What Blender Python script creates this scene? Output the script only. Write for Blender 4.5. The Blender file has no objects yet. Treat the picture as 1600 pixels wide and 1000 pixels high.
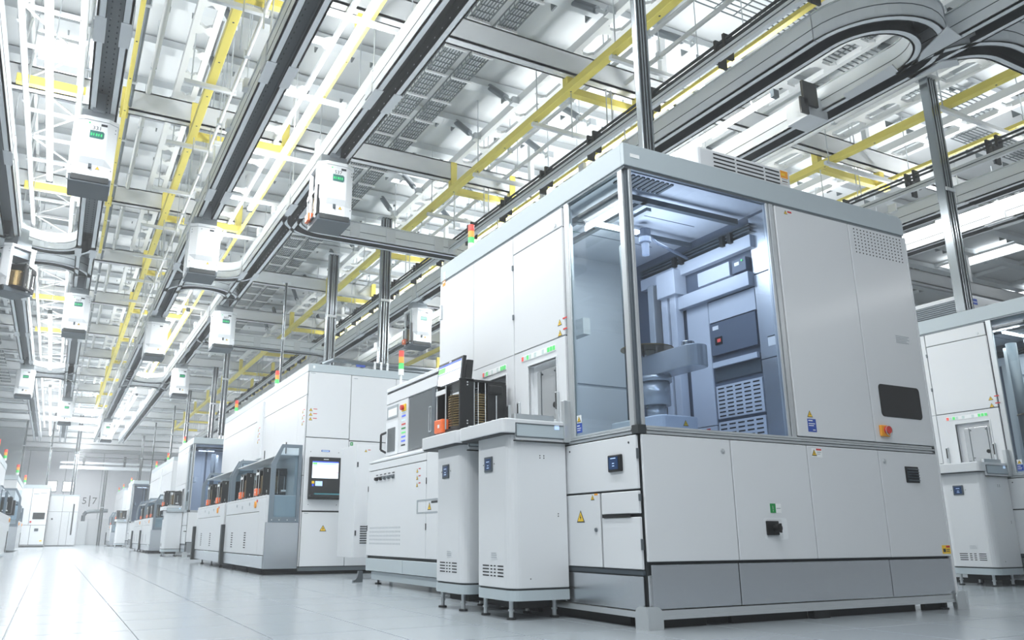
import bpy, math, random
from mathutils import Vector, Matrix
random.seed(7)
sc = bpy.context.scene
COL = sc.collection
PI = math.pi

# ------------------------------------------------------------------ camera
F_PX, PITCH, YAW, ROLL, PPX, CAM_H = 1241.842, .264874305, .478646507, -.00116408, 746.1825, 0.5
cy_, sy_, cp_, sp_ = math.cos(YAW), math.sin(YAW), math.cos(PITCH), math.sin(PITCH)
fw = Vector((sy_ * cp_, cy_ * cp_, sp_)); rt = Vector((cy_, -sy_, 0)); up = rt.cross(fw)
c_, s_ = math.cos(ROLL), math.sin(ROLL)
r2, u2 = c_ * rt + s_ * up, -s_ * rt + c_ * up
cam_d = bpy.data.cameras.new('camera'); cam = bpy.data.objects.new('camera', cam_d); COL.objects.link(cam)
cam.matrix_world = Matrix(((r2.x, u2.x, -fw.x, 0), (r2.y, u2.y, -fw.y, 0), (r2.z, u2.z, -fw.z, CAM_H), (0, 0, 0, 1)))
cam_d.sensor_width = 36; cam_d.lens = 36 * F_PX / 1600; cam_d.shift_x = (800 - PPX) / 1600
cam_d.clip_start = .05; cam_d.clip_end = 300
sc.camera = cam

# ------------------------------------------------------------------ world, lights, exposure
w = bpy.data.worlds.new('world'); sc.world = w; w.use_nodes = True
w.node_tree.nodes['Background'].inputs[0].default_value = (.90, .95, 1, 1)
w.node_tree.nodes['Background'].inputs[1].default_value = .19
def area(name, loc, sx, sy, power, col=(.95, .98, 1), rot=(0, 0, 0)):
    l = bpy.data.lights.new(name, 'AREA'); l.shape = 'RECTANGLE'; l.size = sx; l.size_y = sy; l.energy = power; l.color = col
    o = bpy.data.objects.new(name, l); COL.objects.link(o); o.location = loc; o.rotation_euler = rot
    return o
for i, (lx, y0, y1, p) in enumerate(((-.57, -4, 17, 480), (-.57, 18, 44, 560), (1.98, -4, 17, 480), (1.98, 18, 44, 560), (6.33, 5, 20, 340), (11.55, 2, 24, 340), (13.8, -4.4, 0, 70), (1.0, 38, 58, 700), (7.0, 24, 58, 420))):  # the final pair is added fill for the dark rear, without tubes
    area('bay_and_fill_light', (lx, (y0 + y1) / 2, 4.93), .16, y1 - y0, p)
    area('bay_and_fill_uplight', (lx, (y0 + y1) / 2, 5.12), .16, y1 - y0, p * (.55 if lx < 3 else .9), rot=(PI, 0, 0))
vs = sc.view_settings
vs.view_transform = 'Standard'; vs.look = 'None'; vs.gamma = 1; vs.use_curve_mapping = False; vs.exposure = 0.07
sc.cycles.use_denoising = True
sc.cycles.max_bounces = 10; sc.cycles.volume_bounces = 1; sc.cycles.diffuse_bounces = 5; sc.cycles.glossy_bounces = 4; sc.cycles.transparent_max_bounces = 12
sc.cycles.caustics_reflective = False; sc.cycles.caustics_refractive = False

# ------------------------------------------------------------------ materials
def lin(c):
    return tuple((v / 12.92 if v <= .04045 else ((v + .055) / 1.055) ** 2.4) for v in c)
def mat(name, rgb, rough=.5, metal=0, spec=.5, grain=0, coat=0, emit=0, bump=0, scale=40):
    m = bpy.data.materials.new(name); m.use_nodes = True
    nt = m.node_tree; b = nt.nodes['Principled BSDF']
    c = lin(rgb) + (1,)
    b.inputs['Base Color'].default_value = c
    b.inputs['Roughness'].default_value = rough; b.inputs['Metallic'].default_value = metal
    b.inputs['Specular IOR Level'].default_value = spec
    b.inputs['Coat Weight'].default_value = coat; b.inputs['Coat Roughness'].default_value = .14
    if emit:
        b.inputs['Emission Color'].default_value = c; b.inputs['Emission Strength'].default_value = emit
    if grain or bump:
        tc = nt.nodes.new('ShaderNodeTexCoord'); n = nt.nodes.new('ShaderNodeTexNoise')
        n.inputs['Scale'].default_value = scale; n.inputs['Detail'].default_value = 3
        nt.links.new(tc.outputs['Object'], n.inputs['Vector'])
        if grain:
            mx = nt.nodes.new('ShaderNodeMix'); mx.data_type = 'RGBA'
            mx.inputs[6].default_value = tuple(v * (1 - grain) for v in c[:3]) + (1,); mx.inputs[7].default_value = tuple(min(1, v * (1 + grain)) for v in c[:3]) + (1,)
            nt.links.new(n.outputs['Fac'], mx.inputs[0]); nt.links.new(mx.outputs[2], b.inputs['Base Color'])
        if bump:
            bp = nt.nodes.new('ShaderNodeBump'); bp.inputs['Strength'].default_value = bump; bp.inputs['Distance'].default_value = .01
            nt.links.new(n.outputs['Fac'], bp.inputs['Height']); nt.links.new(bp.outputs['Normal'], b.inputs['Normal'])
    return m
def brushed(name, rgb, rough=.3, along=(1, 1, 60)):
    m = mat(name, rgb, rough, metal=.92)
    nt = m.node_tree; b = nt.nodes['Principled BSDF']
    tc = nt.nodes.new('ShaderNodeTexCoord'); mp = nt.nodes.new('ShaderNodeMapping'); n = nt.nodes.new('ShaderNodeTexNoise')
    mp.inputs['Scale'].default_value = along; n.inputs['Scale'].default_value = 6; n.inputs['Detail'].default_value = 4
    nt.links.new(tc.outputs['Object'], mp.inputs[0]); nt.links.new(mp.outputs[0], n.inputs['Vector'])
    mr = nt.nodes.new('ShaderNodeMapRange'); mr.inputs[3].default_value = rough - .015; mr.inputs[4].default_value = rough + .02
    nt.links.new(n.outputs['Fac'], mr.inputs[0]); nt.links.new(mr.outputs[0], b.inputs['Roughness'])
    return m
def glass(name, tint, refl=(.9, .95, 1), ior=1.5):
    m = bpy.data.materials.new(name); m.use_nodes = True
    nt = m.node_tree; nt.nodes.clear()
    out = nt.nodes.new('ShaderNodeOutputMaterial'); mix = nt.nodes.new('ShaderNodeMixShader')
    t = nt.nodes.new('ShaderNodeBsdfTransparent'); g = nt.nodes.new('ShaderNodeBsdfGlossy'); fr = nt.nodes.new('ShaderNodeFresnel')
    t.inputs[0].default_value = lin(tint) + (1,); g.inputs[0].default_value = refl + (1,); g.inputs['Roughness'].default_value = .02
    fr.inputs[0].default_value = ior
    ge = nt.nodes.new('ShaderNodeNewGeometry'); iv = nt.nodes.new('ShaderNodeMath'); iv.operation = 'SUBTRACT'; iv.inputs[0].default_value = 1
    ml = nt.nodes.new('ShaderNodeMath'); ml.operation = 'MULTIPLY'
    nt.links.new(ge.outputs['Backfacing'], iv.inputs[1]); nt.links.new(iv.outputs[0], ml.inputs[0]); nt.links.new(fr.outputs[0], ml.inputs[1])
    nt.links.new(ml.outputs[0], mix.inputs[0]); nt.links.new(t.outputs[0], mix.inputs[1]); nt.links.new(g.outputs[0], mix.inputs[2])
    nt.links.new(mix.outputs[0], out.inputs[0])
    return m
M = {}
M['white'] = mat('white_enamel', (.85, .862, .872), .33, grain=.015, scale=3, coat=.2)
M['white2'] = mat('white_powder_coat', (.84, .852, .862), .45, grain=.02, scale=6)
M['fascia'] = mat('grey_fascia', (.70, .745, .765), .35)
M['gap'] = mat('dark_gap', (.16, .18, .19), .6)
M['black'] = mat('black_plastic', (.07, .075, .08), .4)
M['blackm'] = mat('black_matte', (.05, .055, .06), .7)
M['slate'] = mat('slate_grey', (.27, .31, .34), .5)
M['slot'] = mat('rail_slot', (.15, .175, .19), .45)
M['slotg'] = mat('rail_slot_grey', (.60, .63, .65), .5)
M['slotm'] = mat('rail_slot_mid', (.44, .475, .50), .5)
M['alu'] = mat('anodised_aluminium', (.80, .82, .83), .3, metal=.55)
M['alud'] = mat('dark_aluminium', (.45, .48, .50), .35, metal=.7)
M['chrome'] = mat('polished_tube', (.85, .86, .87), .12, metal=1)
M['profile'] = mat('slotted_profile', (.56, .585, .60), .2, metal=.9)
M['steel'] = brushed('brushed_stainless', (.84, .86, .88), .26)
M['doorm'] = mat('satin_door', (.76, .775, .785), .22, metal=.45)
M['steelh'] = brushed('brushed_stainless_bright', (.80, .82, .84), .22, (60, 60, 1))
M['rail'] = mat('rail_grey', (.885, .90, .91), .4, grain=.02, scale=3)
M['ohtw'] = mat('vehicle_white', (.87, .882, .892), .3, coat=.2)
M['wframe'] = mat('wing_frame_grey', (.41, .46, .50), .4)
M['yellow'] = mat('yellow_paint', (.95, .88, .42), .45, grain=.04, scale=5)
M['panel'] = mat('ceiling_panel', (.83, .845, .85), .6, grain=.05, scale=1.2)
M['purlin'] = mat('ceiling_purlin', (.81, .83, .84), .55, grain=.04, scale=2)
M['beam'] = mat('beam_grey', (.87, .88, .885), .5, grain=.03, scale=2)
M['whitem'] = mat('white_steel', (.90, .91, .91), .45)
M['tray'] = mat('wire_tray_steel', (.45, .48, .49), .4, metal=.6)
M['hole'] = mat('dark_hole', (.10, .11, .12), .7)
M['orange'] = mat('orange_plastic', (.96, .45, .22), .4)
M['gold'] = mat('wafer_gold', (.62, .53, .36), .25, metal=.7)
M['copper'] = mat('wafer_copper', (.66, .50, .34), .3, metal=.7)
M['red'] = mat('red_lens', (.93, .36, .32), .3, emit=.15)
M['amber'] = mat('amber_lens', (.97, .66, .30), .3, emit=.15)
M['green'] = mat('green_lens', (.36, .84, .46), .3, emit=.25)
M['ledoff'] = mat('led_off', (.80, .86, .85), .3)
M['signred'] = mat('sign_red', (.80, .22, .20), .5)
M['signyel'] = mat('sign_yellow', (.95, .78, .16), .5)
M['signblue'] = mat('sign_blue', (.16, .30, .66), .5)
M['signgreen'] = mat('sign_green', (.10, .56, .27), .5)
M['signorange'] = mat('sign_orange', (.93, .62, .12), .5)
M['paper'] = mat('sticker_white', (.93, .94, .94), .5)
M['print'] = mat('grey_print', (.62, .65, .67), .5)
M['ink'] = mat('dark_ink', (.16, .18, .20), .5)
M['dispg'] = mat('display_teal', (.20, .40, .38), .3, emit=.05)
M['dispt'] = mat('display_text_green', (.20, .80, .45), .3, emit=.2)
M['scr'] = mat('screen_white', (.90, .94, .98), .3, emit=.75)
M['scrb'] = mat('screen_blue', (.25, .36, .85), .3, emit=.5)
M['scrg'] = mat('screen_green', (.45, .82, .42), .3, emit=.5)
M['scrl'] = mat('screen_pale_blue', (.72, .82, .95), .3, emit=.5)
M['touch'] = mat('touch_panel_blue', (.10, .22, .38), .2, emit=.1)
M['darkglass'] = mat('dark_window', (.10, .105, .105), .06, spec=.7)
M['greyglass'] = mat('smoked_door', (.42, .44, .45), .12, spec=.6)
M['keys'] = mat('teal_keys', (.30, .58, .62), .4)
M['room'] = mat('enclosure_grey', (.78, .805, .84), .45)
M['roomd'] = mat('enclosure_dark', (.36, .40, .46), .45)
M['glass'] = glass('tinted_glass', (.885, .915, .955))
M['glassc'] = glass('clear_glass', (.93, .955, .96))
M['wingg'] = glass('wing_glass', (.90, .925, .94))
M['lamp'] = mat('lamp_tube', (1, 1, 1), .5, emit=7)
M['lampdim'] = mat('lamp_panel', (.98, .99, 1), .5, emit=2.2)
M['wall'] = mat('wall_white', (.90, .905, .92), .6, grain=.015, scale=.5)
M['wallg'] = mat('wall_grey', (.66, .68, .69), .6, grain=.03, scale=1)
M['tile'] = mat('floor_tile', (.59, .62, .64), .2, spec=.55, grain=.03, scale=1.5)
M['joint'] = mat('floor_joint', (.60, .63, .65), .5)
M['feet'] = mat('dark_rubber', (.13, .14, .15), .6)

# ------------------------------------------------------------------ mesh helpers
class MB:
    def __init__(s): s.v, s.f, s.m = [], [], []
    def add(s, vs, fs, m=0):
        n = len(s.v); s.v += [tuple(p) for p in vs]; s.f += [tuple(i + n for i in f) for f in fs]; s.m += [m] * len(fs); return s
    def box(s, x0, x1, y0, y1, z0, z1, m=0):
        x0, x1 = sorted((x0, x1)); y0, y1 = sorted((y0, y1)); z0, z1 = sorted((z0, z1))
        return s.add([(x0, y0, z0), (x1, y0, z0), (x1, y1, z0), (x0, y1, z0), (x0, y0, z1), (x1, y0, z1), (x1, y1, z1), (x0, y1, z1)],
                     [(3, 2, 1, 0), (4, 5, 6, 7), (0, 1, 5, 4), (1, 2, 6, 5), (2, 3, 7, 6), (3, 0, 4, 7)], m)
    def prism(s, pts, axis, a0, a1, m=0):
        # pts: 2-d outline; axis 'x' -> (y,z), 'y' -> (x,z), 'z' -> (x,y)
        def P(p, a): return (a, p[0], p[1]) if axis == 'x' else (p[0], a, p[1]) if axis == 'y' else (p[0], p[1], a)
        n = len(pts); vs = [P(p, a0) for p in pts] + [P(p, a1) for p in pts]
        fs = [tuple(range(n))[::-1], tuple(range(n, 2 * n))] + [(i, (i + 1) % n, n + (i + 1) % n, n + i) for i in range(n)]
        return s.add(vs, fs, m)
    def ring(s, outer, inner, axis, a0, a1, m=0):
        def P(p, a): return (a, p[0], p[1]) if axis == 'x' else (p[0], a, p[1]) if axis == 'y' else (p[0], p[1], a)
        n = len(outer); vs = [P(p, a0) for p in outer] + [P(p, a0) for p in inner] + [P(p, a1) for p in outer] + [P(p, a1) for p in inner]
        fs = []
        for i in range(n):
            j = (i + 1) % n
            fs += [(i, j, n + j, n + i), (2 * n + i, 3 * n + i, 3 * n + j, 2 * n + j), (i, 2 * n + i, 2 * n + j, j), (n + i, n + j, 3 * n + j, 3 * n + i)]
        return s.add(vs, fs, m)
    def cyl(s, p, q, r, n=12, m=0, r2=None):
        p, q = Vector(p), Vector(q); d = (q - p).normalized(); a = d.orthogonal().normalized(); b = d.cross(a)
        r2 = r if r2 is None else r2
        A = [p + r * (math.cos(2 * PI * i / n) * a + math.sin(2 * PI * i / n) * b) for i in range(n)]
        B = [q + r2 * (math.cos(2 * PI * i / n) * a + math.sin(2 * PI * i / n) * b) for i in range(n)]
        return s.add(A + B, [tuple(range(n))[::-1], tuple(range(n, 2 * n))] + [(i, (i + 1) % n, n + (i + 1) % n, n + i) for i in range(n)], m)
    def tube(s, pts, r, n=8, m=0):
        for a, b in zip(pts, pts[1:]): s.cyl(a, b, r, n, m)
        return s
    def sweep(s, path, rects, m=0):
        P = [Vector((p[0], p[1], 0)) for p in path]; N = len(P); nr = []
        for i in range(N):
            d = (P[min(i + 1, N - 1)] - P[max(i - 1, 0)]).normalized(); nr.append(Vector((d.y, -d.x, 0)))
        for (u0, u1, z0, z1) in rects:
            vs = []
            for i in range(N):
                for u, z in ((u0, z0), (u1, z0), (u1, z1), (u0, z1)):
                    q = P[i] + nr[i] * u; vs.append((q.x, q.y, z))
            fs = [(0, 1, 2, 3), tuple(4 * (N - 1) + k for k in (3, 2, 1, 0))]
            for i in range(N - 1):
                for k in range(4):
                    l = (k + 1) % 4
                    fs.append((4 * i + k, 4 * i + 4 + k, 4 * i + 4 + l, 4 * i + l))
            s.add(vs, fs, m)
        return s
ORG = {}
def org(o): return ORG.get(o.name, Vector((0, 0, 0))) if o else Vector((0, 0, 0))
def build(name, mb, mats, parent=None, bev=0, seg=2, smooth=False, kind=None, label=None):
    o0 = org(parent); me = bpy.data.meshes.new(name)
    me.from_pydata([(x - o0.x, y - o0.y, z - o0.z) for x, y, z in mb.v], [], mb.f)
    mats = mats if isinstance(mats, (list, tuple)) else [mats]
    for mm in mats: me.materials.append(M[mm])
    if len(mats) > 1: me.polygons.foreach_set('material_index', mb.m)
    if smooth:
        me.polygons.foreach_set('use_smooth', [len(f) == 4 for f in mb.f])
    me.validate(); me.update()
    o = bpy.data.objects.new(name, me); COL.objects.link(o)
    if parent is not None: o.parent = parent
    ORG[o.name] = o0
    if bev:
        b = o.modifiers.new('edge', 'BEVEL'); b.width = bev; b.segments = seg; b.limit_method = 'ANGLE'
    if kind: o['kind'] = kind
    if label: o['label'] = label
    return o
def thing(name, label, cat, loc=(0, 0, 0), group=None):
    o = bpy.data.objects.new(name, None); COL.objects.link(o); o.location = loc; o.empty_display_size = .1
    o['label'] = label; o['category'] = cat
    if group: o['group'] = group
    ORG[o.name] = Vector(loc); return o
def struct(name, mb, mats, **k): return build(name, mb, mats, kind='structure', **k)
def kids(o): return CH.get(o.name, [])
def dup(root, off, label, group=None, skip=()):
    tree = {}
    for ob in list(bpy.data.objects):
        if ob.parent: tree.setdefault(ob.parent.name, []).append(ob)
    def cp(o, par):
        c = o.copy(); COL.objects.link(c)
        if par is not None: c.parent = par
        for ch in tree.get(o.name, []):
            if ch.name.split('.')[0] in skip: continue
            cp(ch, c)
        return c
    r = cp(root, None); r.location = root.location + Vector(off); r['label'] = label
    ORG[r.name] = r.location.copy()
    if group: r['group'] = group
    return r
def text(name, s, parent, loc, size, rot, m, align='CENTER'):
    c = bpy.data.curves.new(name, 'FONT'); c.body = s; c.size = size; c.align_x = align; c.align_y = 'CENTER'; c.extrude = .0006
    c.materials.append(M[m]); c.resolution_u = 2
    q = bpy.data.objects.new(name, c); COL.objects.link(q)
    me = bpy.data.meshes.new_from_object(q.evaluated_get(bpy.context.evaluated_depsgraph_get()))
    bpy.data.objects.remove(q); bpy.data.curves.remove(c)
    o = bpy.data.objects.new(name, me); COL.objects.link(o); o.parent = parent
    o.location = Vector(loc) - org(parent); o.rotation_euler = rot
    return o
RF = (PI / 2, 0, 0)                 # text readable on a face turned towards -y
RL = (PI / 2, 0, -PI / 2)           # text readable on a face turned towards -x
ORD = ['nearest', 'second', 'third', 'fourth', 'fifth', 'sixth', 'seventh', 'eighth', 'ninth', 'tenth', 'eleventh', 'twelfth', 'thirteenth', 'fourteenth', 'fifteenth', 'sixteenth', 'seventeenth', 'eighteenth', 'nineteenth', 'twentieth']
def arc(cx, cy, r, a0, a1, n=14):
    return [(cx + r * math.cos(math.radians(a0 + (a1 - a0) * i / n)), cy + r * math.sin(math.radians(a0 + (a1 - a0) * i / n))) for i in range(n + 1)]
def rrect(x0, x1, y0, y1, r, corners=(1, 1, 1, 1), n=5):
    out = []
    for k, (cx, cy, a) in enumerate(((x0, y0, 180), (x1, y0, 270), (x1, y1, 0), (x0, y1, 90))):
        if corners[k]:
            px = cx + r if k in (0, 3) else cx - r; py = cy + r if k in (0, 1) else cy - r
            out += [(px + r * math.cos(math.radians(a + 90 * i / n)), py + r * math.sin(math.radians(a + 90 * i / n))) for i in range(n + 1)]
        else: out.append((cx, cy))
    return out
# flat bits on the two visible machine faces: 'L' faces -x (coords y,z), 'F' faces -y (coords x,z)
class Face:
    def __init__(s, kind, plane): s.k, s.p = kind, plane
    def box(s, mb, a0, a1, z0, z1, d0, d1, m=0):   # d = how far proud of the plane
        if s.k == 'F': mb.box(a0, a1, s.p - d1, s.p - d0, z0, z1, m)
        else: mb.box(s.p - d1, s.p - d0, a0, a1, z0, z1, m)
        return mb
    def poly(s, mb, pts, d0, d1, m=0):
        if s.k == 'F': mb.prism(pts, 'y', s.p - d1, s.p - d0, m)
        else: mb.prism(pts, 'x', s.p - d1, s.p - d0, m)
        return mb
    def cyl(s, mb, a, z, r, d0, d1, m=0, n=14):
        if s.k == 'F': mb.cyl((a, s.p - d0, z), (a, s.p - d1, z), r, n, m)
        else: mb.cyl((s.p - d0, a, z), (s.p - d1, a, z), r, n, m)
        return mb
    def sgn(s): return 1 if s.k == 'F' else -1      # direction of 'viewer right' along a
def panel(face, name, par, a0, a1, z0, z1, m='white', t=.014, gap=.004, bev=.003):
    mb = MB(); face.box(mb, a0 + gap, a1 - gap, z0 + gap, z1 - gap, -.004, t)
    return build(name, mb, m, par, bev=bev, seg=1)
def hazard(face, par, a, z, h, d, name='warning_triangle'):
    mb = MB(); w2 = h * .58
    face.poly(mb, [(a - w2, z - h / 2), (a + w2, z - h / 2), (a, z + h / 2)], d, d + .0015, 0)
    face.poly(mb, [(a - w2 * .76, z - h * .40), (a + w2 * .76, z - h * .40), (a, z + h * .36)], d + .0015, d + .0025, 1)
    face.poly(mb, [(a - h * .03, z - h * .30), (a + h * .03, z - h * .12), (a + h * .10, z - h * .10), (a, z + h * .18), (a - h * .02, z - h * .03), (a - h * .10, z - h * .06)], d + .0025, d + .0032, 0)
    return build(name, mb, ['ink', 'signyel'], par)
def sticker(face, par, a0, a1, z0, z1, d, rows, base='paper', name='sticker'):
    # rows: (a fraction 0..1 from the viewer's left, width, z fraction from bottom, height, material)
    mats = [base]; mb = MB(); face.box(mb, a0, a1, z0, z1, d, d + .0015, 0)
    for fa, fwid, fz, fh, m in rows:
        if m not in mats: mats.append(m)
        A, Wd, H = a0, a1 - a0, z1 - z0
        lo = A + fa * Wd if face.sgn() > 0 else a1 - (fa + fwid) * Wd
        face.box(mb, lo, lo + fwid * Wd, z0 + fz * H, z0 + (fz + fh) * H, d + .0015, d + .0025, mats.index(m))
    return build(name, mb, mats, par)
LINES = [(.1, .8, .75, .06, 'ink'), (.1, .6, .6, .05, 'ink'), (.1, .75, .45, .05, 'ink'), (.1, .5, .3, .05, 'ink')]
def warn_rows(face, par, a, z, d, n=2, s=.04):
    for i in range(n):
        hazard(face, par, a, z - i * s * 1.7, s, d)
        mb = MB(); k = face.sgn(); face.box(mb, a + k * s * .9, a + k * s * 2.0, z - i * s * 1.7 + s * .25, z - i * s * 1.7 + s * .5, d, d + .002)
        build('warning_text', mb, 'signred', par)
def tower(par, x, y, z, h=.24, r=.03, post=.10):
    mb = MB(); mb.cyl((x, y, z), (x, y, z + post), r * .4, 10); mb.cyl((x, y, z + post), (x, y, z + post + .07), r, 12)
    t = build('signal_tower', mb, 'whitem', par, smooth=False)
    hh = h - .02; z1 = z + post + .07
    for i, m in enumerate(('green', 'amber', 'red')):
        b = MB(); b.cyl((x, y, z1 + i * hh / 3), (x, y, z1 + (i + 1) * hh / 3 - .004), r * .95, 14)
        o = build('lens', b, m, None); o.parent = t; o.location = -org(par); o['label'] = {'green': 'green', 'amber': 'amber', 'red': 'red'}[m] + ' lens of the signal tower'
    return t
def sub(name, mb, mats, t, par, **k):     # sub-part under part t of thing par (same origin)
    o = build(name, mb, mats, par, **k); o.parent = t; return o
def slot_grid(face, par, name, a0, a1, z0, z1, nx, nz, fa=.6, fz=.4, d=.0, m='hole'):
    mb = MB(); da, dz = (a1 - a0) / nx, (z1 - z0) / nz
    for i in range(nx):
        for j in range(nz):
            ca, cz = a0 + (i + .5) * da, z0 + (j + .5) * dz
            face.box(mb, ca - da * fa / 2, ca + da * fa / 2, cz - dz * fz / 2, cz + dz * fz / 2, d, d + .0012)
    return build(name, mb, m, par, kind='stuff' if nx * nz > 40 else None)

# ================================================================== SETTING
# floor: raised-floor tiles, the nearest 300 in view as pieces
TX0, TY0, TS = .45, 6.8, .6
mb = MB(); mb.box(-9, 30, -6, 64, -.12, -.006); floor = struct('floor', mb, 'joint')
tiles = []
for i in range(-15, 50):
    for j in range(-20, 95):
        x, y = TX0 + i * TS, TY0 + j * TS
        p = Vector((x + .3, y + .3, -CAM_H)); dpt = p.dot(fw)
        px = PPX + F_PX * p.dot(r2) / dpt if dpt > .1 else -999
        py = 500 - F_PX * p.dot(u2) / dpt if dpt > .1 else 9999
        vis = dpt > 0 and -60 < px < 1660 and py < 1060 and not (3.2 < x < 5.3 and 3.9 < y < 6) and not (x > 3.1 and y > 9) and x < 9.2
        tiles.append((0 if vis else 1, p.length, x, y))
tiles.sort()
tm = None
def tile_mb(b, x, y):
    g, c = .0022, .003
    vs = [(x + g, y + g, -.006), (x + TS - g, y + g, -.006), (x + TS - g, y + TS - g, -.006), (x + g, y + TS - g, -.006)]
    vs += [(a + (c if k in (0, 3) else -c), b_ + (c if k in (0, 1) else -c), 0) for k, (a, b_, _) in enumerate(vs)]
    b.add(vs, [(4, 5, 6, 7), (0, 1, 5, 4), (1, 2, 6, 5), (2, 3, 7, 6), (3, 0, 4, 7)])
rest = MB()
for k, (a, d, x, y) in enumerate(tiles):
    if k < 300:
        if tm is None:
            b = MB(); tile_mb(b, 0, 0); o = build('tile', b, 'tile', floor); tm = o.data
        else:
            o = bpy.data.objects.new('tile', tm); COL.objects.link(o); o.parent = floor
        o.location = (x, y, 0)
    elif y < 62: tile_mb(rest, x, y)
build('tile_field', rest, 'tile', floor, kind='stuff')

# ceiling: slab, cross purlins, panels
CY0, PER = 7.03, 3.35
CZ = 7.0
mb = MB(); mb.box(-9, 30, -6, 61, CZ + .12, CZ + .3); ceil_ = struct('ceiling', mb, 'panel')
pan = []
PXW, PYW = 1.6, PER / 3
for i in range(-5, 17):
    for j in range(-10, 46):
        x, y = -.35 + i * PXW, CY0 + j * PYW
        if y > 59: continue
        p = Vector((x + .8, y + .56, CZ - CAM_H)); dpt = p.dot(fw)
        vis = dpt > 0 and -200 < PPX + F_PX * p.dot(r2) / max(dpt, .01) < 1800 and -120 < 500 - F_PX * p.dot(u2) / max(dpt, .01)
        pan.append((0 if vis else 1, p.length, x, y))
pan.sort(); pm = {}; rest = MB()
for k, (a, d, x, y) in enumerate(pan):
    hgt = (0, .02, .045)[(int(x * 7) + int(y * 13)) % 3]
    if k < 300:
        if hgt not in pm:
            b = MB(); b.box(.012, PXW - .012, .012, PYW - .012, CZ + .02 + hgt, CZ + .11); o = build('panel', b, 'panel', ceil_); pm[hgt] = o.data
        else:
            o = bpy.data.objects.new('panel', pm[hgt]); COL.objects.link(o); o.parent = ceil_
        o.location = (x, y, 0)
    else: rest.box(x + .012, x + PXW - .012, y + .012, y + PYW - .012, CZ + .02 + hgt, CZ + .11)
build('panel_field', rest, 'panel', ceil_, kind='stuff')
for j in range(-2, 46):
    y = CY0 + j * PYW
    if y < 2 or y > 58: continue
    b = MB(); b.box(-8.5, 29, y - .055, y + .055, CZ - .10, CZ + .02); b.box(-8.5, 29, y - .10, y + .10, CZ - .115, CZ - .10)
    build('purlin', b, 'purlin', ceil_, kind='structure')
    # rows of dark fixing slots and clamps beside the purlin
    b = MB()
    for i in range(-4, 26):
        x = -.35 + i * .8 + (.2 if j % 2 else 0)
        if (i * 7 + j * 3) % 4 == 0: continue
        b.box(x, x + .5, y + .14, y + .19, CZ - .03, CZ + .021)
        b.box(x + .08, x + .10, y + .10, y + .22, CZ - .12, CZ + .02); b.box(x + .36, x + .38, y + .10, y + .22, CZ - .12, CZ + .02)
    build('clamp_row', b, 'tray', ceil_, kind='stuff')
for i in range(-4, 16):
    x = -.35 + i * PXW
    b = MB(); b.box(x - .04, x + .04, 2, 59, CZ - .06, CZ + .02); build('runner', b, 'purlin', ceil_, kind='structure')
# ceiling light panels
def light_panel(x0, x1, y0, y1, label, z=CZ - .02):
    t = thing('ceiling_light', label, 'lamp', ((x0 + x1) / 2, (y0 + y1) / 2, z))
    b = MB(); b.box(x0, x1, y0, y1, z - .02, z); build('diffuser', b, 'lampdim', t)
    b = MB(); b.ring([(x0 - .03, y0 - .03), (x1 + .03, y0 - .03), (x1 + .03, y1 + .03), (x0 - .03, y1 + .03)], [(x0, y0), (x1, y0), (x1, y1), (x0, y1)], 'z', z - .035, z + .01); build('frame', b, 'whitem', t)
light_panel(-.95, -.25, 10.9, 12.1, 'bright square ceiling light above the truss at the upper left')
light_panel(4.9, 6.1, 12.0, 13.0, 'bright ceiling light behind the yellow beam above the white tool bay')
light_panel(18.6, 19.2, 9.4, 11.2, 'flat ceiling light on the far right, upper one beside the pole', 6.9)
light_panel(22.6, 23.1, 9.0, 15.5, 'long flat ceiling light low on the far right', 6.9)

# cross beams
NB = 0
for k in range(0, 16):
    y = CY0 + k * PER
    b = MB(); b.box(-8, 29, y, y + .025, 5.9, 6.2); b.box(-8, 29, y, y + .14, 5.9, 5.92); b.box(-8, 29, y + .115, y + .14, 5.9, 6.2); b.box(-8, 29, y, y + .14, 6.18, 6.2)
    o = build('cross_beam', b, 'beam', kind='structure')
    for x in range(-6, 28, 4):
        b = MB(); b.box(x + .4, x + .48, y + .03, y + .11, 6.2, CZ); build('hanger', b, 'whitem', o)
o = None
# far wall, its high crane rail, left portal
b = MB(); b.box(-9, 30, 60, 60.3, 0, 9); wall = struct('wall_far', b, 'wall')
for i in range(9):
    b = MB(); x = -4 + i * 2.2; b.box(x - .02, x + .02, 59.97, 60, 0, 7); build('wall_joint', b, 'wallg', wall)
b = MB(); b.box(-9, 30, 59.6, 60, 5.9, 7.1); build('bulkhead', b, 'wallg', wall)
b = MB(); b.box(-9, -3.2, 50, 50.2, 0, 8); b.box(-3.2, -1.9, 50, 50.2, 0, 6.2); struct('wall_left', b, 'wallg')
for i, (s, x) in enumerate((('5', 1.72), ('7', 2.32))):
    text('wall_number', s, wall, (x, 59.985, 2.74), .62, RF, 'ink')
b = MB(); b.box(1.995, 2.055, 59.975, 60, 2.38, 3.1); build('wall_stroke', b, 'ink', wall)
b = MB(); b.box(30, 30.2, -6, 61, 0, 8); struct('wall_right', b, 'wall')
for i, (x0, x1) in enumerate(((-.55, -.05), (.35, .95))):
    b = MB(); b.box(x0, x1, 59.95, 60, 3.35, 3.95); struct('window_%d' % (i + 1), b, 'lampdim')
    o = bpy.data.objects['window_%d' % (i + 1)]
    b = MB(); b.ring([(x0 - .05, 3.3), (x1 + .05, 3.3), (x1 + .05, 4.0), (x0 - .05, 4.0)], [(x0, 3.35), (x1, 3.35), (x1, 3.95), (x0, 3.95)], 'y', 59.93, 60); build('frame', b, 'wallg', o)

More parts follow.
